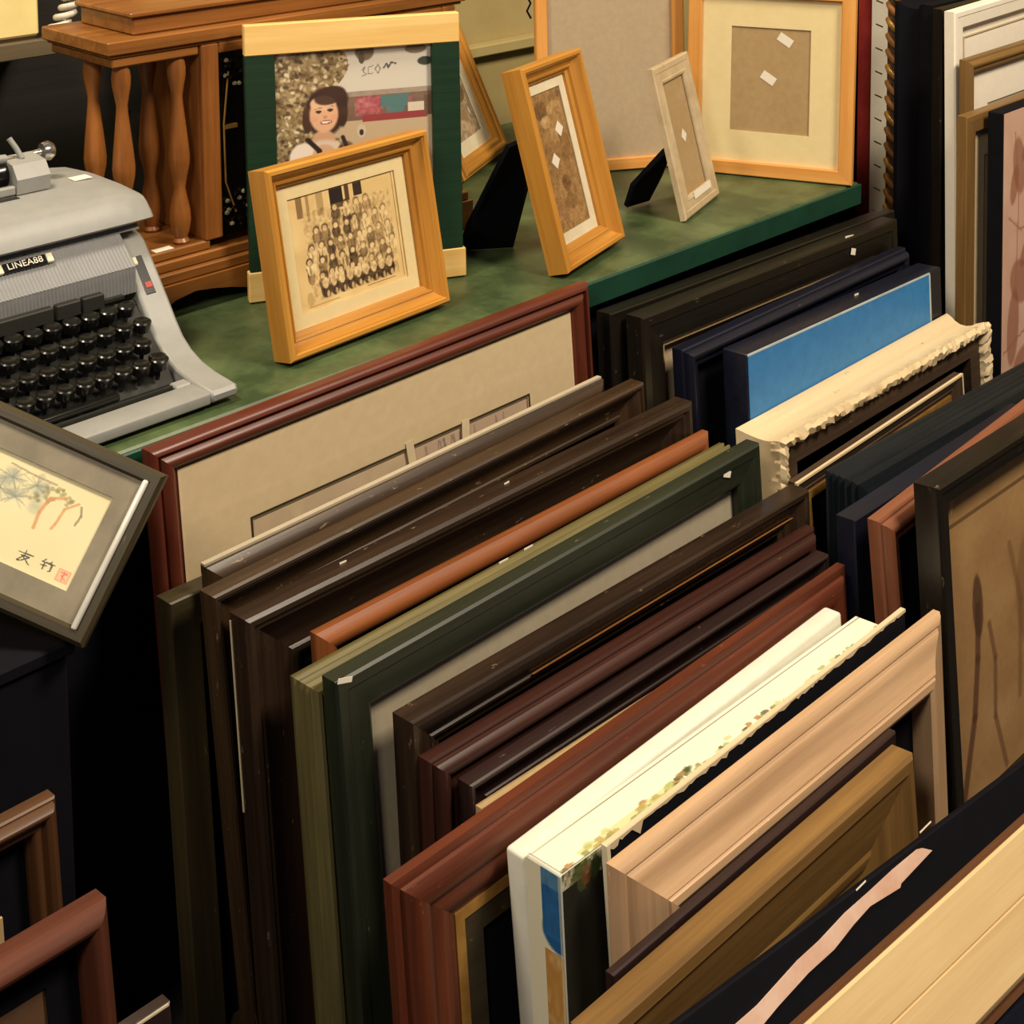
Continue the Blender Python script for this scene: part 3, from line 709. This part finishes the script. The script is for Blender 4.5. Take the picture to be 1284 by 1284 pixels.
# colour photo of a child by a tree
def child():
    p = Pic(190, 210, (206, 196, 170)); p.Y = p.Y / .69
    tree = (p.X < .36 + .1 * np.sin((p.Y + .08) * 9) + .05 * p.Y).astype(float)
    p.rect(.3, 0, 1, .33, (214, 206, 190)); p.rect(.3, .33, 1, .5, (120, 92, 76)); p.rect(.3, .5, 1, 1, (196, 172, 138))
    p.speck(((p.Y > .30) & (p.Y < .40)).astype(float), [(96, 84, 70), (140, 116, 96), (110, 80, 70)], 24, .6)
    p.rect(.52, .345, .66, .45, (196, 110, 112)); p.speck(((p.X > .5) & (p.X < .68) & (p.Y > .33) & (p.Y < .47)).astype(float), [(206, 124, 126), (150, 66, 74), (214, 150, 150)], 26, .7)
    p.rect(.67, .335, .85, .42, (86, 122, 120)); p.ell(.76, .43, .06, .05, (86, 122, 120)); p.rect(.85, .36, .87, .46, (170, 90, 90))
    p.rect(.84, .40, .95, .46, (216, 202, 180)); p.rect(.55, .465, .97, .51, (150, 60, 62)); p.rect(.95, .36, 1, .5, (110, 84, 64))
    p.speck(tree, [(70, 54, 34), (120, 98, 64), (176, 152, 110), (226, 208, 168)], 46, 1); p.speck(tree, [(84, 66, 42), (150, 126, 84), (214, 194, 150)], 18, .35)
    for k in range(900):
        x, y = p.r.rand() * .5, p.r.rand() * 1.45
        if x < .36 + .1 * math.sin((y + .08) * 9) + .05 * y and x < .5:
            p.ell(x, y, .008 + .014 * p.r.rand(), .006 + .010 * p.r.rand(), [(236, 220, 184), (206, 186, 144), (74, 58, 38), (120, 98, 64), (168, 146, 104)][k % 5], .8, p.r.rand() * 3, 2)
    p.ell(.57, .03, .06, .06, (120, 104, 80)); p.ell(.9, .03, .07, .035, (130, 114, 90)); p.ell(.96, .12, .05, .03, (60, 66, 54)); p.ell(.55, .07, .02, .04, (90, 80, 60))
    # handwriting on the wall behind: short dark letters
    for k, st in enumerate([[(0, .02), (.02, 0), (.01, .03), (.03, .05), (.0, .06)], [(.03, 0), (0, .01), (.0, .055), (.03, .05)], [(0, .03), (.02, 0), (.035, .03), (.02, .06), (0, .03)]]):
        p.line([(.55 + k * .042 + x, .135 + y - k * .006) for x, y in st], .0045, (120, 110, 104), .8)
    p.line([(.69, .15), (.71, .12), (.72, .15), (.74, .115), (.77, .125)], .007, (70, 64, 60), .85)
    # child
    p.ell(.31, .42, .125, .165, (58, 36, 26)); p.ell(.36, .34, .10, .09, (64, 40, 28)); p.ell(.20, .47, .03, .09, (70, 46, 32)); p.ell(.42, .42, .035, .11, (58, 36, 26))
    p.ell(.30, .62, .075, .08, (206, 160, 124)); p.ell(.305, .435, .09, .125, (226, 178, 140)); p.ell(.30, .36, .08, .05, (232, 190, 152)); p.ell(.345, .31, .10, .06, (64, 40, 28), .9, -.25)
    p.ell(.272, .415, .018, .011, (60, 40, 32)); p.ell(.345, .408, .018, .011, (60, 40, 32)); p.line([(.25, .395), (.29, .39)], .004, (120, 84, 60), .7); p.line([(.33, .387), (.365, .385)], .004, (120, 84, 60), .7)
    p.ell(.312, .455, .014, .012, (204, 148, 114)); p.ell(.318, .49, .038, .014, (150, 74, 66), .9, -.08); p.ell(.318, .488, .030, .007, (244, 234, 220), 1, -.08)
    p.ell(.24, .465, .025, .02, (230, 160, 128), .6); p.ell(.37, .46, .022, .02, (230, 160, 128), .6)
    p.ell(.30, .78, .19, .17, (222, 200, 180)); p.ell(.17, .72, .085, .10, (238, 222, 204)); p.ell(.44, .72, .06, .09, (120, 92, 70))
    p.ell(.30, .70, .07, .06, (214, 170, 134)); p.line([(.20, .60), (.27, .68), (.28, .75)], .02, (44, 28, 28)); p.line([(.42, .60), (.44, .66)], .016, (50, 34, 30)); p.line([(.33, .72), (.39, .71), (.41, .66)], .008, (70, 48, 40))
    p.ell(.54, .57, .03, .045, (206, 190, 164)); p.ell(.54, .58, .014, .02, (60, 46, 36))
    return p
W, H = .334, .423
r2 = table_frame('picture_frame', 'green frame with blond pine top and bottom rails and a smiling child photo', 1.257, 1.896, -25.3, 2.0, W, H, .018)
o = box('pine_rail', -W / 2, W / 2, -.018, 0, H - .047, H, M['pine'], r2, .0015); o['label'] = 'blond pine top rail'
o = box('pine_rail', -W / 2 - .003, W / 2 + .004, -.018, 0, 0, .046, M['pine'], r2, .0015); o['label'] = 'blond pine bottom rail'
for s in (-1, 1):
    o = box('green_rail', -.0225, .0225, -.0165, 0, .046, H - .047, M['green_frame'], r2, .001); o.location = (s * (W / 2 - .0225), 0, 0)
panel('backing', W, H, .035, .0, .006, M['kraft'], r2)
pic_mesh('print', child(), -W / 2 + .044, W / 2 - .044, .046, H - .047, -.0075, r2)
x = W / 2 - .045
mesh('glass', [(-x, -.0095, .046), (x, -.0095, .046), (x, -.0095, H - .047), (-x, -.0095, H - .047)], [(0, 1, 2, 3)], M['glass'], r2)

# tall gold frame with an old portrait
def portrait():
    p = Pic(80, 180, (132, 104, 70))
    p.speck(np.ones_like(p.X), [(104, 80, 52), (160, 132, 94), (120, 94, 62), (176, 150, 110)], 7, .8); p.speck(np.ones_like(p.X), [(120, 94, 62), (150, 120, 84)], 24, .5)
    p.rect(0, 0, 1, .12, (116, 92, 64), .7); p.ell(.28, .13, .2, .07, (70, 50, 34)); p.ell(.36, .22, .15, .045, (196, 170, 128)); p.ell(.70, .14, .24, .05, (176, 152, 112))
    p.ell(.78, .2, .2, .06, (150, 124, 86)); p.ell(.55, .33, .14, .05, (176, 150, 110)); p.ell(.35, .45, .2, .1, (110, 84, 56), .7); p.ell(.75, .42, .2, .1, (96, 72, 46), .7)
    p.ell(.56, .68, .13, .06, (74, 52, 34)); p.ell(.38, .73, .1, .05, (164, 138, 92)); p.ell(.6, .82, .2, .05, (90, 68, 44), .7); p.ell(.25, .88, .12, .06, (150, 116, 92)); p.ell(.7, .92, .3, .05, (166, 138, 98), .7)
    p.ell(.9, .05, .06, .03, (70, 52, 36)); p.speck(np.ones_like(p.X), [(84, 62, 40), (140, 112, 76), (188, 162, 120)], 13, .45); p.speck(np.ones_like(p.X), [(100, 76, 50), (170, 142, 102)], 40, .3); p.a = np.clip(132 + (p.a - 122) * 1.35, 0, 235)
    return p
r3 = table_frame('picture_frame', 'tall gold wood frame with an old portrait and two white paper diamonds', 1.663, 1.619, 16.2, 15.1, .203, .331, .040)
frame(r3, .203, .331, P_gold(.033, .040), M['gold_wood'], mat_w=.018, mat_mat=M['ivory'], pic=portrait(), glass=True, rab=.010)
stick(r3, 'paper_diamond', .022, .212, .0079, .019, .019, M['sticker'], math.pi / 4)
stick(r3, 'paper_diamond', -.012, .165, .0079, .019, .019, M['sticker'], math.pi / 4)
easel(r3, 0, 0, [(1.655, 1.752, .945), (1.735, 1.775, .945), (1.742, 1.795, .86), (1.712, 1.805, .752), (1.642, 1.855, .752), (1.62, 1.81, .81)], M['black_matte'])

r4 = table_frame('picture_frame', 'narrow silver frame with brown card leaning on its black easel', 2.016, 1.674, 19.6, 14.0, .181, .276, .012)
frame(r4, .181, .276, [(0, 0), (0, .010), (.003, .012), (.012, .0118), (.014, .0105), (.027, .0105), (.029, .012), (.033, .011), (.036, .007), (.036, .004)], M['silver'], print_mat=M['kraft'], glass=True)
stick(r4, 'paper_diamond', .004, .135, .0033, .018, .018, M['sticker'], math.pi / 4)
stick(r4, 'paper_label', .012, .030, .0068 + .0055, .088, .013, M['sticker'], 0)
easel(r4, 0, 0, [(2.035, 1.745, .865), (2.085, 1.765, .865), (2.085, 1.795, .80), (2.062, 1.806, .7565), (2.002, 1.808, .7565), (2.0, 1.79, .80)], M['black_matte'])

r5 = table_frame('picture_frame', 'light oak frame with plain tan backing board behind the silver frame', 2.037, 2.068, -30.1, 3.8, .307, .40, .018)
frame(r5, .307, .40, P_flat(.024, .018), M['oak_orange'], print_mat=M['linen'], glass=True, rab=.008)
tube('wire_hanger', [(-.307 / 2 - .004, .003, .37), (-.307 / 2 - .012, .004, .355), (-.307 / 2 - .004, .005, .34), (-.307 / 2 - .012, .004, .325), (-.307 / 2 - .004, .005, .31)], .0022, M['black_matte'], r5)
r6 = table_frame('picture_frame', 'light oak frame with wide cream mat and two white tags on tan card', 2.274, 1.893, -66.8, 2.4, .332, .381, .020)
frame(r6, .332, .381, P_flat(.027, .020), M['oak_orange'], mat_w=.060, mat_mat=M['cream_mat'], print_mat=M['kraft'], glass=True, rab=.010)
stick(r6, 'paper_tag', .028, .272, .0079, .030, .017, M['sticker'], .55)
stick(r6, 'paper_tag', -.004, .195, .0079, .030, .017, M['sticker'], .55)

p = Pic(60, 80, (220, 210, 190)); p.speck((p.Y > .35).astype(float), [(226, 216, 196), (120, 96, 70), (190, 160, 120), (80, 64, 48)], 6, .8); p.ell(.7, .5, .2, .12, (110, 84, 60)); p.ell(.55, .75, .15, .06, (150, 120, 90))
r7 = table_frame('picture_frame', 'gold striped frame leaning far back, half hidden behind the green frame', 1.912, 2.134, 27.8, 23, .256, .31, .022)
frame(r7, .256, .31, P_step(.036, .022), M['gold_wood'], mat_w=.028, mat_mat=M['ivory'], pic=p, glass=True)
easel(r7, 0, 0, [(1.94, 2.32, .88), (1.99, 2.345, .88), (1.985, 2.40, .752), (1.93, 2.375, .752)], M['black_matte'])

# ------------------------------------------------------------------ framed ink painting held up at the left
def ink():
    p = Pic(170, 120, (240, 226, 176)); p.speck(np.ones_like(p.X), [(242, 230, 184), (236, 220, 168)], 4, .8)
    r = np.random.RandomState(4)
    for cx, cy in ((.44, .22), (.50, .38), (.40, .36), (.58, .20)):
        for k in range(22):
            a = r.rand() * 6.3; L = .05 + .05 * r.rand()
            p.line([(cx, cy), (cx + L * math.cos(a), cy + L * 1.3 * math.sin(a))], .006, (130, 136, 124), .28)
    for k in range(30): p.ell(.36 + .28 * r.rand(), .14 + .30 * r.rand(), .04, .045, (150, 158, 146), .16, 0, 1.2)
    for cx, cy in ((.66, .20), (.72, .18), (.68, .28), (.60, .30), (.78, .22)):
        for k in range(7): p.ell(cx + (r.rand() - .5) * .06, cy + (r.rand() - .5) * .08, .012, .02, (140, 136, 90), .5)
    p.line([(.40, .10), (.55, .12), (.68, .12)], .008, (150, 130, 100), .6)
    p.line([(.76, .20), (.68, .26), (.66, .42), (.67, .58)], .012, (216, 154, 100), .8); p.line([(.84, .20), (.78, .30), (.77, .46), (.76, .52)], .010, (216, 160, 108), .8)
    p.line([(.86, .22), (.88, .30), (.87, .40)], .008, (130, 122, 90), .7)
    ink_ = (70, 66, 58)
    def st(x, y, s, ls):
        for l in ls: p.line([(x + a * s, y + b * s * 1.35) for a, b in l], .0046, ink_, .9)
    st(.66, .80, .085, [[(0, .25), (1, .2)], [(.45, 0), (.42, .4), (.1, .95)], [(.25, .45), (.8, .42), (.45, .8), (.15, 1)], [(.35, .5), (.95, 1)]])
    st(.80, .80, .075, [[(.2, 0), (.0, .3)], [(.05, .28), (.45, .24)], [(.22, .3), (.22, .95)], [(.7, 0), (.5, .3)], [(.55, .26), (1, .22)], [(.78, .28), (.8, .85), (.65, .95)], [(0, .6), (.4, .55)]])
    p.rect(.90, .82, .975, .94, (236, 176, 140), .9); p.rect(.912, .835, .963, .925, (240, 206, 164), .8)
    p.line([(.92, .85), (.955, .85), (.93, .88), (.955, .91)], .004, (226, 120, 96), .9); p.line([(.937, .84), (.937, .92)], .004, (226, 120, 96), .9)
    return p
TR, BR = Vector((.795, 1.385, .826)), Vector((.687, 1.379, .685))
ux = -Vector((-.106, .129, .071)).normalized(); uz = (TR - BR); H = uz.length; uz.normalize(); uz = (uz - ux * uz.dot(ux)).normalized(); uy = uz.cross(ux)
W, t = .267, .022
R3 = Matrix((ux, uy, uz)).transposed().to_4x4()
rK2 = empty('framed_painting', Matrix.Translation(TR - R3 @ Vector((W / 2 - .012, -t, H))) @ R3, 'tilted dark frame with silver inner edge around an ink painting of trees, left', 'picture frame')
frame(rK2, W, H, [(0, 0), (0, t * .8), (.004, t), (.012, t), (.015, t * .8), (.0165, t * .5), (.0165, .004)], M['dark_olive'], mat_w=.024, mat_mat=paint('taupe_mat', (150, 140, 118), .8), pic=ink(), glass=True, rab=.017)
o = box('silver_edge', -.0032, .0032, -.0035, .0035, .012, H - .012, M['white_silver'], rK2, .0022, 2); o.location = (W / 2 - .0165, -t + .001, 0)
o = box('silver_edge', -.0032, .0032, -.0035, .0035, .012, H - .012, M['white_silver'], rK2, .0022, 2); o.location = (-W / 2 + .0155, -t + .003, 0)

# dark cabinet corner under it and the frames in the shadow at bottom left
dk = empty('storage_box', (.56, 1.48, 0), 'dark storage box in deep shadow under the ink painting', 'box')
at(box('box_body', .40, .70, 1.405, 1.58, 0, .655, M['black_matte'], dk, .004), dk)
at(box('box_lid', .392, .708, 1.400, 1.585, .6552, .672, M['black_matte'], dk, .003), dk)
rack_frame('worn gold brown frame corner in the shadow at lower left', (.20, .622, .600, .600, 1.300), P_step(.028, .026), M['shaded_gold_brown'], group='frames in the shadow at lower left', backing=M['black_matte'])
rack_frame('reddish brown frame around dull brown board at the bottom left corner', (.15, .618, .553, .553, 1.205), P_dome(.026, .034), M['shaded_red_brown'], group='frames in the shadow at lower left', mat_w=.03, mat_mat=M['black_matte'], print_mat=paint('brown_board', (96, 66, 40), .8), lean=6)
rX, W, H = rack_frame('thin dark frame corner with a pale scratched edge, lowest at bottom left', (.25, .622, .510, .510, 1.10), P_flat(.024, .014), M['purple_brown'], group='frames in the shadow at lower left')
stick(rX, 'scratched_edge', W / 2 - .02, H - .0005, .0143, .034, .0022, M['tape'], 0)
rt_, W, H = rack_root('small_card', 'small tan card standing between the two shadowed frames at far left', 'card', .40, .548, .545, .545, 1.245, lean=4)
box('card_sheet', -W / 2, W / 2, -.003, 0, 0, H, M['kraft'], rt_)

# ------------------------------------------------------------------ typewriter
tw = empty('typewriter', (.74, 1.84, .75), 'light grey manual typewriter with black keys at the left end of the shelf', 'typewriter')
XL, XR = .42, 1.05
arm = [(1.620, .757), (1.618, .768), (1.622, .773), (1.67, .776), (1.70, .781), (1.725, .790), (1.745, .803), (1.762, .822), (1.782, .848), (1.81, .882), (1.838, .914), (1.85, .921), (1.90, .930), (2.03, .930), (2.05, .92), (2.05, .757)]
for k, (a, b) in enumerate(((XR - .040, XR), (XL, XL + .040))):
    o = at(prism('side_arm', arm, 'x', a, b, M['tw_grey'], tw, 30), tw)
    bv = o.modifiers.new('edge', 'BEVEL'); bv.width = .004; bv.segments = 2; bv.limit_method = 'ANGLE'; bv.angle_limit = math.radians(50)
o = at(box('front_bar', XL + .04, XR - .0395, 1.619, 1.664, .757, .773, M['tw_grey'], tw, .003, 2), tw)
at(box('front_notch', XR - .062, XR - .0395, 1.6645, 1.683, .760, .7735, M['tw_grey'], tw, .002), tw)
for x in (XL + .05, XR - .05):
    for y in (1.66, 2.0): at(box('foot', x - .012, x + .012, y - .012, y + .012, .7502, .7568, M['key'], tw), tw)
at(box('base_plate', XL + .04, XR - .0405, 1.665, 2.045, .757, .764, M['well'], tw), tw)
at(prism('key_well', [(1.70, .764), (1.80, .764), (1.80, .85), (1.785, .836)], 'x', XL + .041, XR - .041, M['well'], tw), tw)
# ribbed front panel: real ribs along x
def ribs(name, y0, z0, y1, z1, n, dep):
    v, f = [], []
    xs = np.linspace(XL + .041, XR - .041, n * 2 + 1)
    for i, x in enumerate(xs):
        d = dep if i % 2 else 0
        v += [(x, y0 - d, z0), (x, y1 - d, z1)]
    for i in range(len(xs) - 1): f.append((2 * i, 2 * i + 2, 2 * i + 3, 2 * i + 1))
    return at(mesh(name, v, f, M['tw_rib'], tw), tw)
ribs('ribbed_panel', 1.793, .898, 1.838, .938, 110, .0026)
ribs('ribbed_panel', 1.794, .862, 1.7932, .8975, 110, .0022)
at(prism('panel_core', [(1.796, .862), (1.796, .896), (1.84, .936), (1.85, .936), (1.85, .862)], 'x', XL + .041, XR - .041, M['tw_rib'], tw), tw)
at(prism('panel_head', [(1.832, .934), (1.842, .944), (1.90, .944), (1.90, .934)], 'x', XL + .02, XR - .012, M['tw_grey'], tw), tw)
# top cover, rounded towards the ends
prof = [(1.822, .946), (1.817, .950), (1.822, .962), (1.832, .978), (1.838, .983), (1.848, .986), (1.90, .990), (1.98, .990), (2.04, .984), (2.056, .966), (2.058, .944)]
v, f = [], []
secs = [(XL - .004, .72), (XL + .004, .86), (XL + .018, .95), (XL + .045, 1), (XR - .062, 1), (XR - .032, .965), (XR - .010, .88), (XR + .002, .75), (XR + .006, .60)]
for x, s in secs:
    for y, z in prof: v.append((x, 1.93 + (y - 1.93) * (.55 + .45 * min(1, s + .12)) if y > 1.9 else y + (1 - s) * .02, .946 + (z - .946) * s))
n = len(prof)
for i in range(len(secs) - 1):
    for k in range(n):
        a, b = k, (k + 1) % n
        f.append((i * n + a, i * n + b, (i + 1) * n + b, (i + 1) * n + a))
f += [tuple(range(n)), tuple(range(len(secs) * n - 1, (len(secs) - 1) * n - 1, -1))]
at(mesh('top_cover', v, f, M['tw_grey'], tw, 24), tw)
o = at(box('cover_slot', .78, .905, 1.902, 1.914, .9895, .9908, M['well'], tw), tw)
# badge with the maker's lettering
bd = box('badge', -.033, .033, -.0025, .0025, -.0075, .0075, M['key'], tw, .001); bd.location = (.868 - tw.location.x, 1.8195 - tw.location.y, .9290 - .75); bd.scale = (.88, 1, .88); bd.rotation_euler = (-.82, 0, 0)
for s in (-1, 1):
    o = box('badge_end', -.005, .005, -.0027, .0027, -.0075, .0075, M['ivory'], bd, .001); o.location = (s * .0382, 0, 0)
fc = bpy.data.curves.new('lettering', 'FONT'); fc.body = 'LINEA88'; fc.size = .0145; fc.align_x = 'CENTER'; fc.align_y = 'CENTER'; fc.extrude = .0002; fc.space_character = 1.02
fc.materials.append(M['sticker'])
tmp = link(bpy.data.objects.new('tmp_text', fc)); bpy.context.view_layer.update()
lm = bpy.data.meshes.new_from_object(tmp.evaluated_get(bpy.context.evaluated_depsgraph_get())); bpy.data.objects.remove(tmp); lm.name = 'lettering'
o = link(bpy.data.objects.new('lettering', lm), bd); o.location = (0, -.0028, 0); o.rotation_euler = (math.pi / 2, 0, 0); o.scale = (1.0, 1, 1)
# tabulator bar
for a, b in ((.46, .885), (.889, .922), (.925, .955)):
    at(box('tabulator_bar', a, b, 1.778, 1.790, .858, .878, M['well'], tw, .0015), tw)
at(box('tabulator_lever', .956, .985, 1.782, 1.790, .862, .866, M['well'], tw), tw)
# keys: four rows, each key a stem and a dished cap
kb = bmesh.new()
def ringv(r, ry, z): return [kb.verts.new((r * math.cos(2 * math.pi * i / 14), ry * math.sin(2 * math.pi * i / 14), z)) for i in range(14)]
rs_ = [ringv(.0115, .0105, -.011), ringv(.0118, .011, -.0015), ringv(.0118, .011, .0015), ringv(.0098, .009, .0028), ringv(.005, .0045, .0012)]
for a, b in zip(rs_[:-1], rs_[1:]):
    for i in range(14): kb.faces.new((a[i], a[(i + 1) % 14], b[(i + 1) % 14], b[i]))
kb.faces.new(rs_[-1]); kb.faces.new(rs_[0][::-1])
vs2, fs2 = box_vf(-.0025, .0025, -.0015, .0015, -.03, -.006)
bv = [kb.verts.new(q) for q in vs2]
for q in fs2: kb.faces.new([bv[i] for i in q])
bmesh.ops.recalc_face_normals(kb, faces=kb.faces)
km = bpy.data.meshes.new('key'); kb.to_mesh(km); kb.free(); km.materials.append(M['key'])
km.polygons.foreach_set('use_smooth', [True] * len(km.polygons)); km.set_sharp_from_angle(angle=math.radians(50))
for row in range(4):
    y, z = 1.768 - row * .0245, .856 - row * .0175
    for k in range(20):
        x = .988 - k * .0258 - (.008, .0, .014, .005)[row]
        if x < XL + .06: continue
        o = link(bpy.data.objects.new('key', km), tw); o.location = (x - tw.location.x, y - tw.location.y, z - .75); o.rotation_euler = (.25, 0, 0)
o = link(bpy.data.objects.new('key', km), tw); o.location = (.990 - tw.location.x, 1.712 - tw.location.y, .80 - .75)
o = at(box('space_bar', .55, .915, 1.672, 1.686, .776, .786, M['key'], tw, .003, 2), tw)
at(box('well_lip', XL + .041, XR - .066, 1.666, 1.671, .764, .776, M['well'], tw), tw)
# ribbon lever slot in the right arm
ARM = [(1.782, .848), (1.81, .882), (1.838, .914)]
def on_arm(name, x0, x1, ya, yb, lift, mat):
    za, zb = np.interp([ya, yb], [q[0] for q in ARM], [q[1] for q in ARM])
    return at(prism(name, [(ya, za - .004), (yb, zb - .004), (yb, zb + lift), (ya, za + lift)], 'x', x0, x1, M[mat], tw), tw)
on_arm('lever_slot', 1.021, 1.035, 1.788, 1.824, .0012, 'key')
on_arm('lever_tip', 1.0195, 1.0255, 1.816, 1.8225, .0030, 'ivory')
on_arm('lever_stripe', 1.024, 1.0335, 1.793, 1.798, .0022, 'red')
# carriage: end housing, knob, paper table, lever
at(prism('carriage_end', [(1.915, .9915), (1.912, 1.012), (1.925, 1.030), (1.965, 1.034), (1.985, 1.020), (1.99, .9915)], 'x', .907, .954, M['tw_grey'], tw, 30), tw)
at(box('carriage_rail', 0.45, .9065, 1.915, 1.925, .9915, 1.004, M['tw_grey'], tw, .002), tw)
o = lathe('platen', [(.0, 0), (.019, 0), (.019, .46), (.0, .46)], M['key'], tw, 20, axis='x'); o.location = (.463 - tw.location.x, 1.953 - tw.location.y, 1.014 - .75)
o = lathe('carriage_knob', [(.004, 0), (.005, .012), (.012, .014), (.014, .024), (.010, .030), (.002, .031)], M['chrome'], tw, 16, axis='x'); o.location = (.9545 - tw.location.x, 1.965 - tw.location.y, 1.036 - .75 - .006)
at(tube('paper_lever', [(.93, 1.945, 1.032), (.925, 1.95, 1.046), (.918, 1.955, 1.060)], .004, M['tw_grey'], tw), tw)
at(prism('paper_table', [(1.972, 1.028), (1.976, 1.030), (2.03, 1.062), (2.026, 1.066)], 'x', .46, .915, M['tw_grey'], tw), tw)
at(tube('paper_bail', [(.90, 1.93, 1.040), (.84, 1.925, 1.046), (.5, 1.925, 1.046)], .006, M['tw_grey'], tw), tw)
o = at(box('price_sticker', 1.0, 1.026, 1.925, 1.945, .9903, .9912, M['sticker'], tw), tw); o.location.x -= .005

# ------------------------------------------------------------------ oak mantel clock with turned columns
ck = empty('mantel_clock', (1.40, 2.03, .75), 'big oak mantel clock with turned columns behind the typewriter', 'clock')
def cbx(name, x0, x1, y0, y1, z0, z1, mat='oak', bev=.002): return at(box(name, x0, x1, y0, y1, z0, z1, M[mat], ck, bev), ck)
X1 = 1.72
cbx('cornice', 1.062, X1 + .02, 1.944, 2.142, 1.152, 1.172)
cbx('cornice_moulding', 1.068, X1 + .014, 1.950, 2.138, 1.1465, 1.1515)
cbx('lower_moulding', 1.073, 1.214, 1.954, 2.134, 1.132, 1.146)
cbx('crown_block', 1.115, X1 - .04, 1.968, 2.12, 1.1725, 1.199)
cbx('crown_step', 1.108, X1 - .03, 1.960, 2.126, 1.1995, 1.207)
cbx('body_side', 1.216, 1.232, 1.962, 2.12, .846, 1.146, 'oak_z')
cbx('door_frame', 1.216, 1.246, 1.950, 1.9615, .846, 1.146, 'oak_z')
cbx('door_frame', X1 - .03, X1, 1.950, 1.9615, .846, 1.146, 'oak_z')
cbx('door_frame', 1.2465, X1 - .0305, 1.950, 1.9615, 1.130, 1.146)
cbx('glass_door', 1.2465, X1 - .0305, 1.955, 1.9585, .846, 1.1295, 'smoke_glass', 0)
cbx('back_panel', 1.2325, X1, 2.112, 2.124, .846, 1.146, 'oak_z')
cbx('plinth_top', 1.080, 1.225, 1.953, 2.13, .832, .846)
cbx('base_moulding', 1.072, X1 + .01, 1.946, 2.138, .816, .8315)
cbx('base_moulding', 1.066, X1 + .016, 1.938, 2.144, .800, .8155)
v = [(1.060, .7995), (1.060, .7515), (1.105, .7515), (1.125, .762), (1.150, .776), (1.185, .782), (1.215, .778), (1.245, .772), (1.275, .764), (1.29, .7515), (1.34, .7515), (1.40, .77), (1.55, .77), (1.6, .7515), (X1 + .02, .7515), (X1 + .02, .7995)]
at(prism('scalloped_apron', v, 'y', 1.932, 1.950, M['oak'], ck), ck)
cbx('base_side', 1.060, 1.078, 1.9505, 2.145, .7515, .7995)
cbx('base_core', 1.0785, X1, 1.97, 2.13, .765, .7995, 'oak')
bal = [(.011, 0), (.013, .004), (.0095, .009), (.0130, .020), (.0158, .036), (.0150, .052), (.0105, .074), (.0086, .086), (.0115, .102), (.0158, .122), (.0166, .134), (.0150, .154), (.0115, .188), (.0088, .214), (.0082, .226), (.0105, .240), (.0134, .256), (.0140, .268), (.0125, .279), (.0120, .2855)]
for x, y in ((1.096, 1.972), (1.186, 1.972), (1.096, 2.055), (1.186, 2.055)):
    o = lathe('turned_column', bal, M['oak_z'], ck, 18); o.location = (x - 1.40, y - 2.03, .8462 - .75)
for k in range(34):
    a = random.random() * 6.28
    zz = random.choice([.86 + .05 * random.random(), 1.07 + .05 * random.random()])
    o = lathe('glass_bead', [(.0005, -.004), (.004, -.0015), (.004, .0015), (.0005, .004)], M['crystal' if k % 3 == 0 else 'smoke_glass'], ck, 6); o.location = (1.252 + .045 * random.random() - 1.40, 1.9505 - 2.03, zz - .75)
at(box('hinge', 1.2525, 1.275, 1.949, 1.9545, 1.012, 1.018, M['gilt'], ck), ck)
at(tube('door_wire', [(1.262, 1.951, 1.10), (1.252, 1.951, 1.02), (1.253, 1.951, .93), (1.27, 1.951, .88)], .0016, M['gilt'], ck), ck)
o = at(box('price_sticker', 1.135, 1.165, 1.957, 1.972, .8462, .8468, M['sticker'], ck), ck); o.rotation_euler = (0, 0, 0)
vz = lathe('glass_vase', [(.028, 0), (.031, .004), (.029, .010), (.022, .018), (.024, .04), (.033, .09), (.036, .14)], paint('pale_glass', (226, 206, 160), .12, (206, 180, 130), 12), None, 24, (1.245, 2.05, 1.2072))
tag(vz, 'pale glass vase foot standing on top of the oak clock', 'vase')

# ------------------------------------------------------------------ the very front: raw pine frame and torn paper
ru, W, H = rack_root('picture_frame', 'wide raw pine frame with a fine groove at the lower right corner', 'picture frame', .95, 1.85, .344, .300, .800, lean=35)
pr = [(0, 0), (0, .016), (.003, .018), (.052, .018), (.0535, .0165), (.055, .018), (.108, .018), (.112, .015), (.118, .006), (.118, .004)]
frame(ru, W, H, pr, M['raw_pine'], print_mat=M['navy'])
ring('brown_edge', W, H, 0, -.003, .0, .0, .015, M['raw_edge'], ru)
ring('shaded_lip', W, H, 0, .118, .124, .003, .012, M['raw_edge'], ru)  # brown tone stands in for shade on the inner lip

# torn pink paper strip on the black board
up_ = [(-.33, .207), (-.303, .212), (-.245, .2145), (-.17, .225), (-.13, .2275), (-.078, .234), (-.03, .2365), (.021, .240), (.072, .2415), (.082, .239)]
lo_ = [(.097, .2305), (.026, .2225), (.022, .2195), (-.036, .2235), (-.07, .219), (-.112, .211), (-.16, .2085), (-.218, .201), (-.244, .1965), (-.248, .1925), (-.30, .188), (-.34, .186)]
pl = up_ + lo_
o = prism('torn_paper_strip', pl, 'y', -.0136, -.0122, M['pink_strip'], rT)
for x, z, w_ in ((.10, .2555, .026), (-.039, .2465, .02)): stick(rT, 'paper_shred', x, z, .0125, w_, .0016, M['sticker'], -.1)

# ------------------------------------------------------------------ real size: everything above is in rack units
for o in list(bpy.data.objects):
    if o.parent is None and o.type not in ('CAMERA', 'LIGHT'):
        o.matrix_world = Matrix.Scale(S, 4) @ o.matrix_world
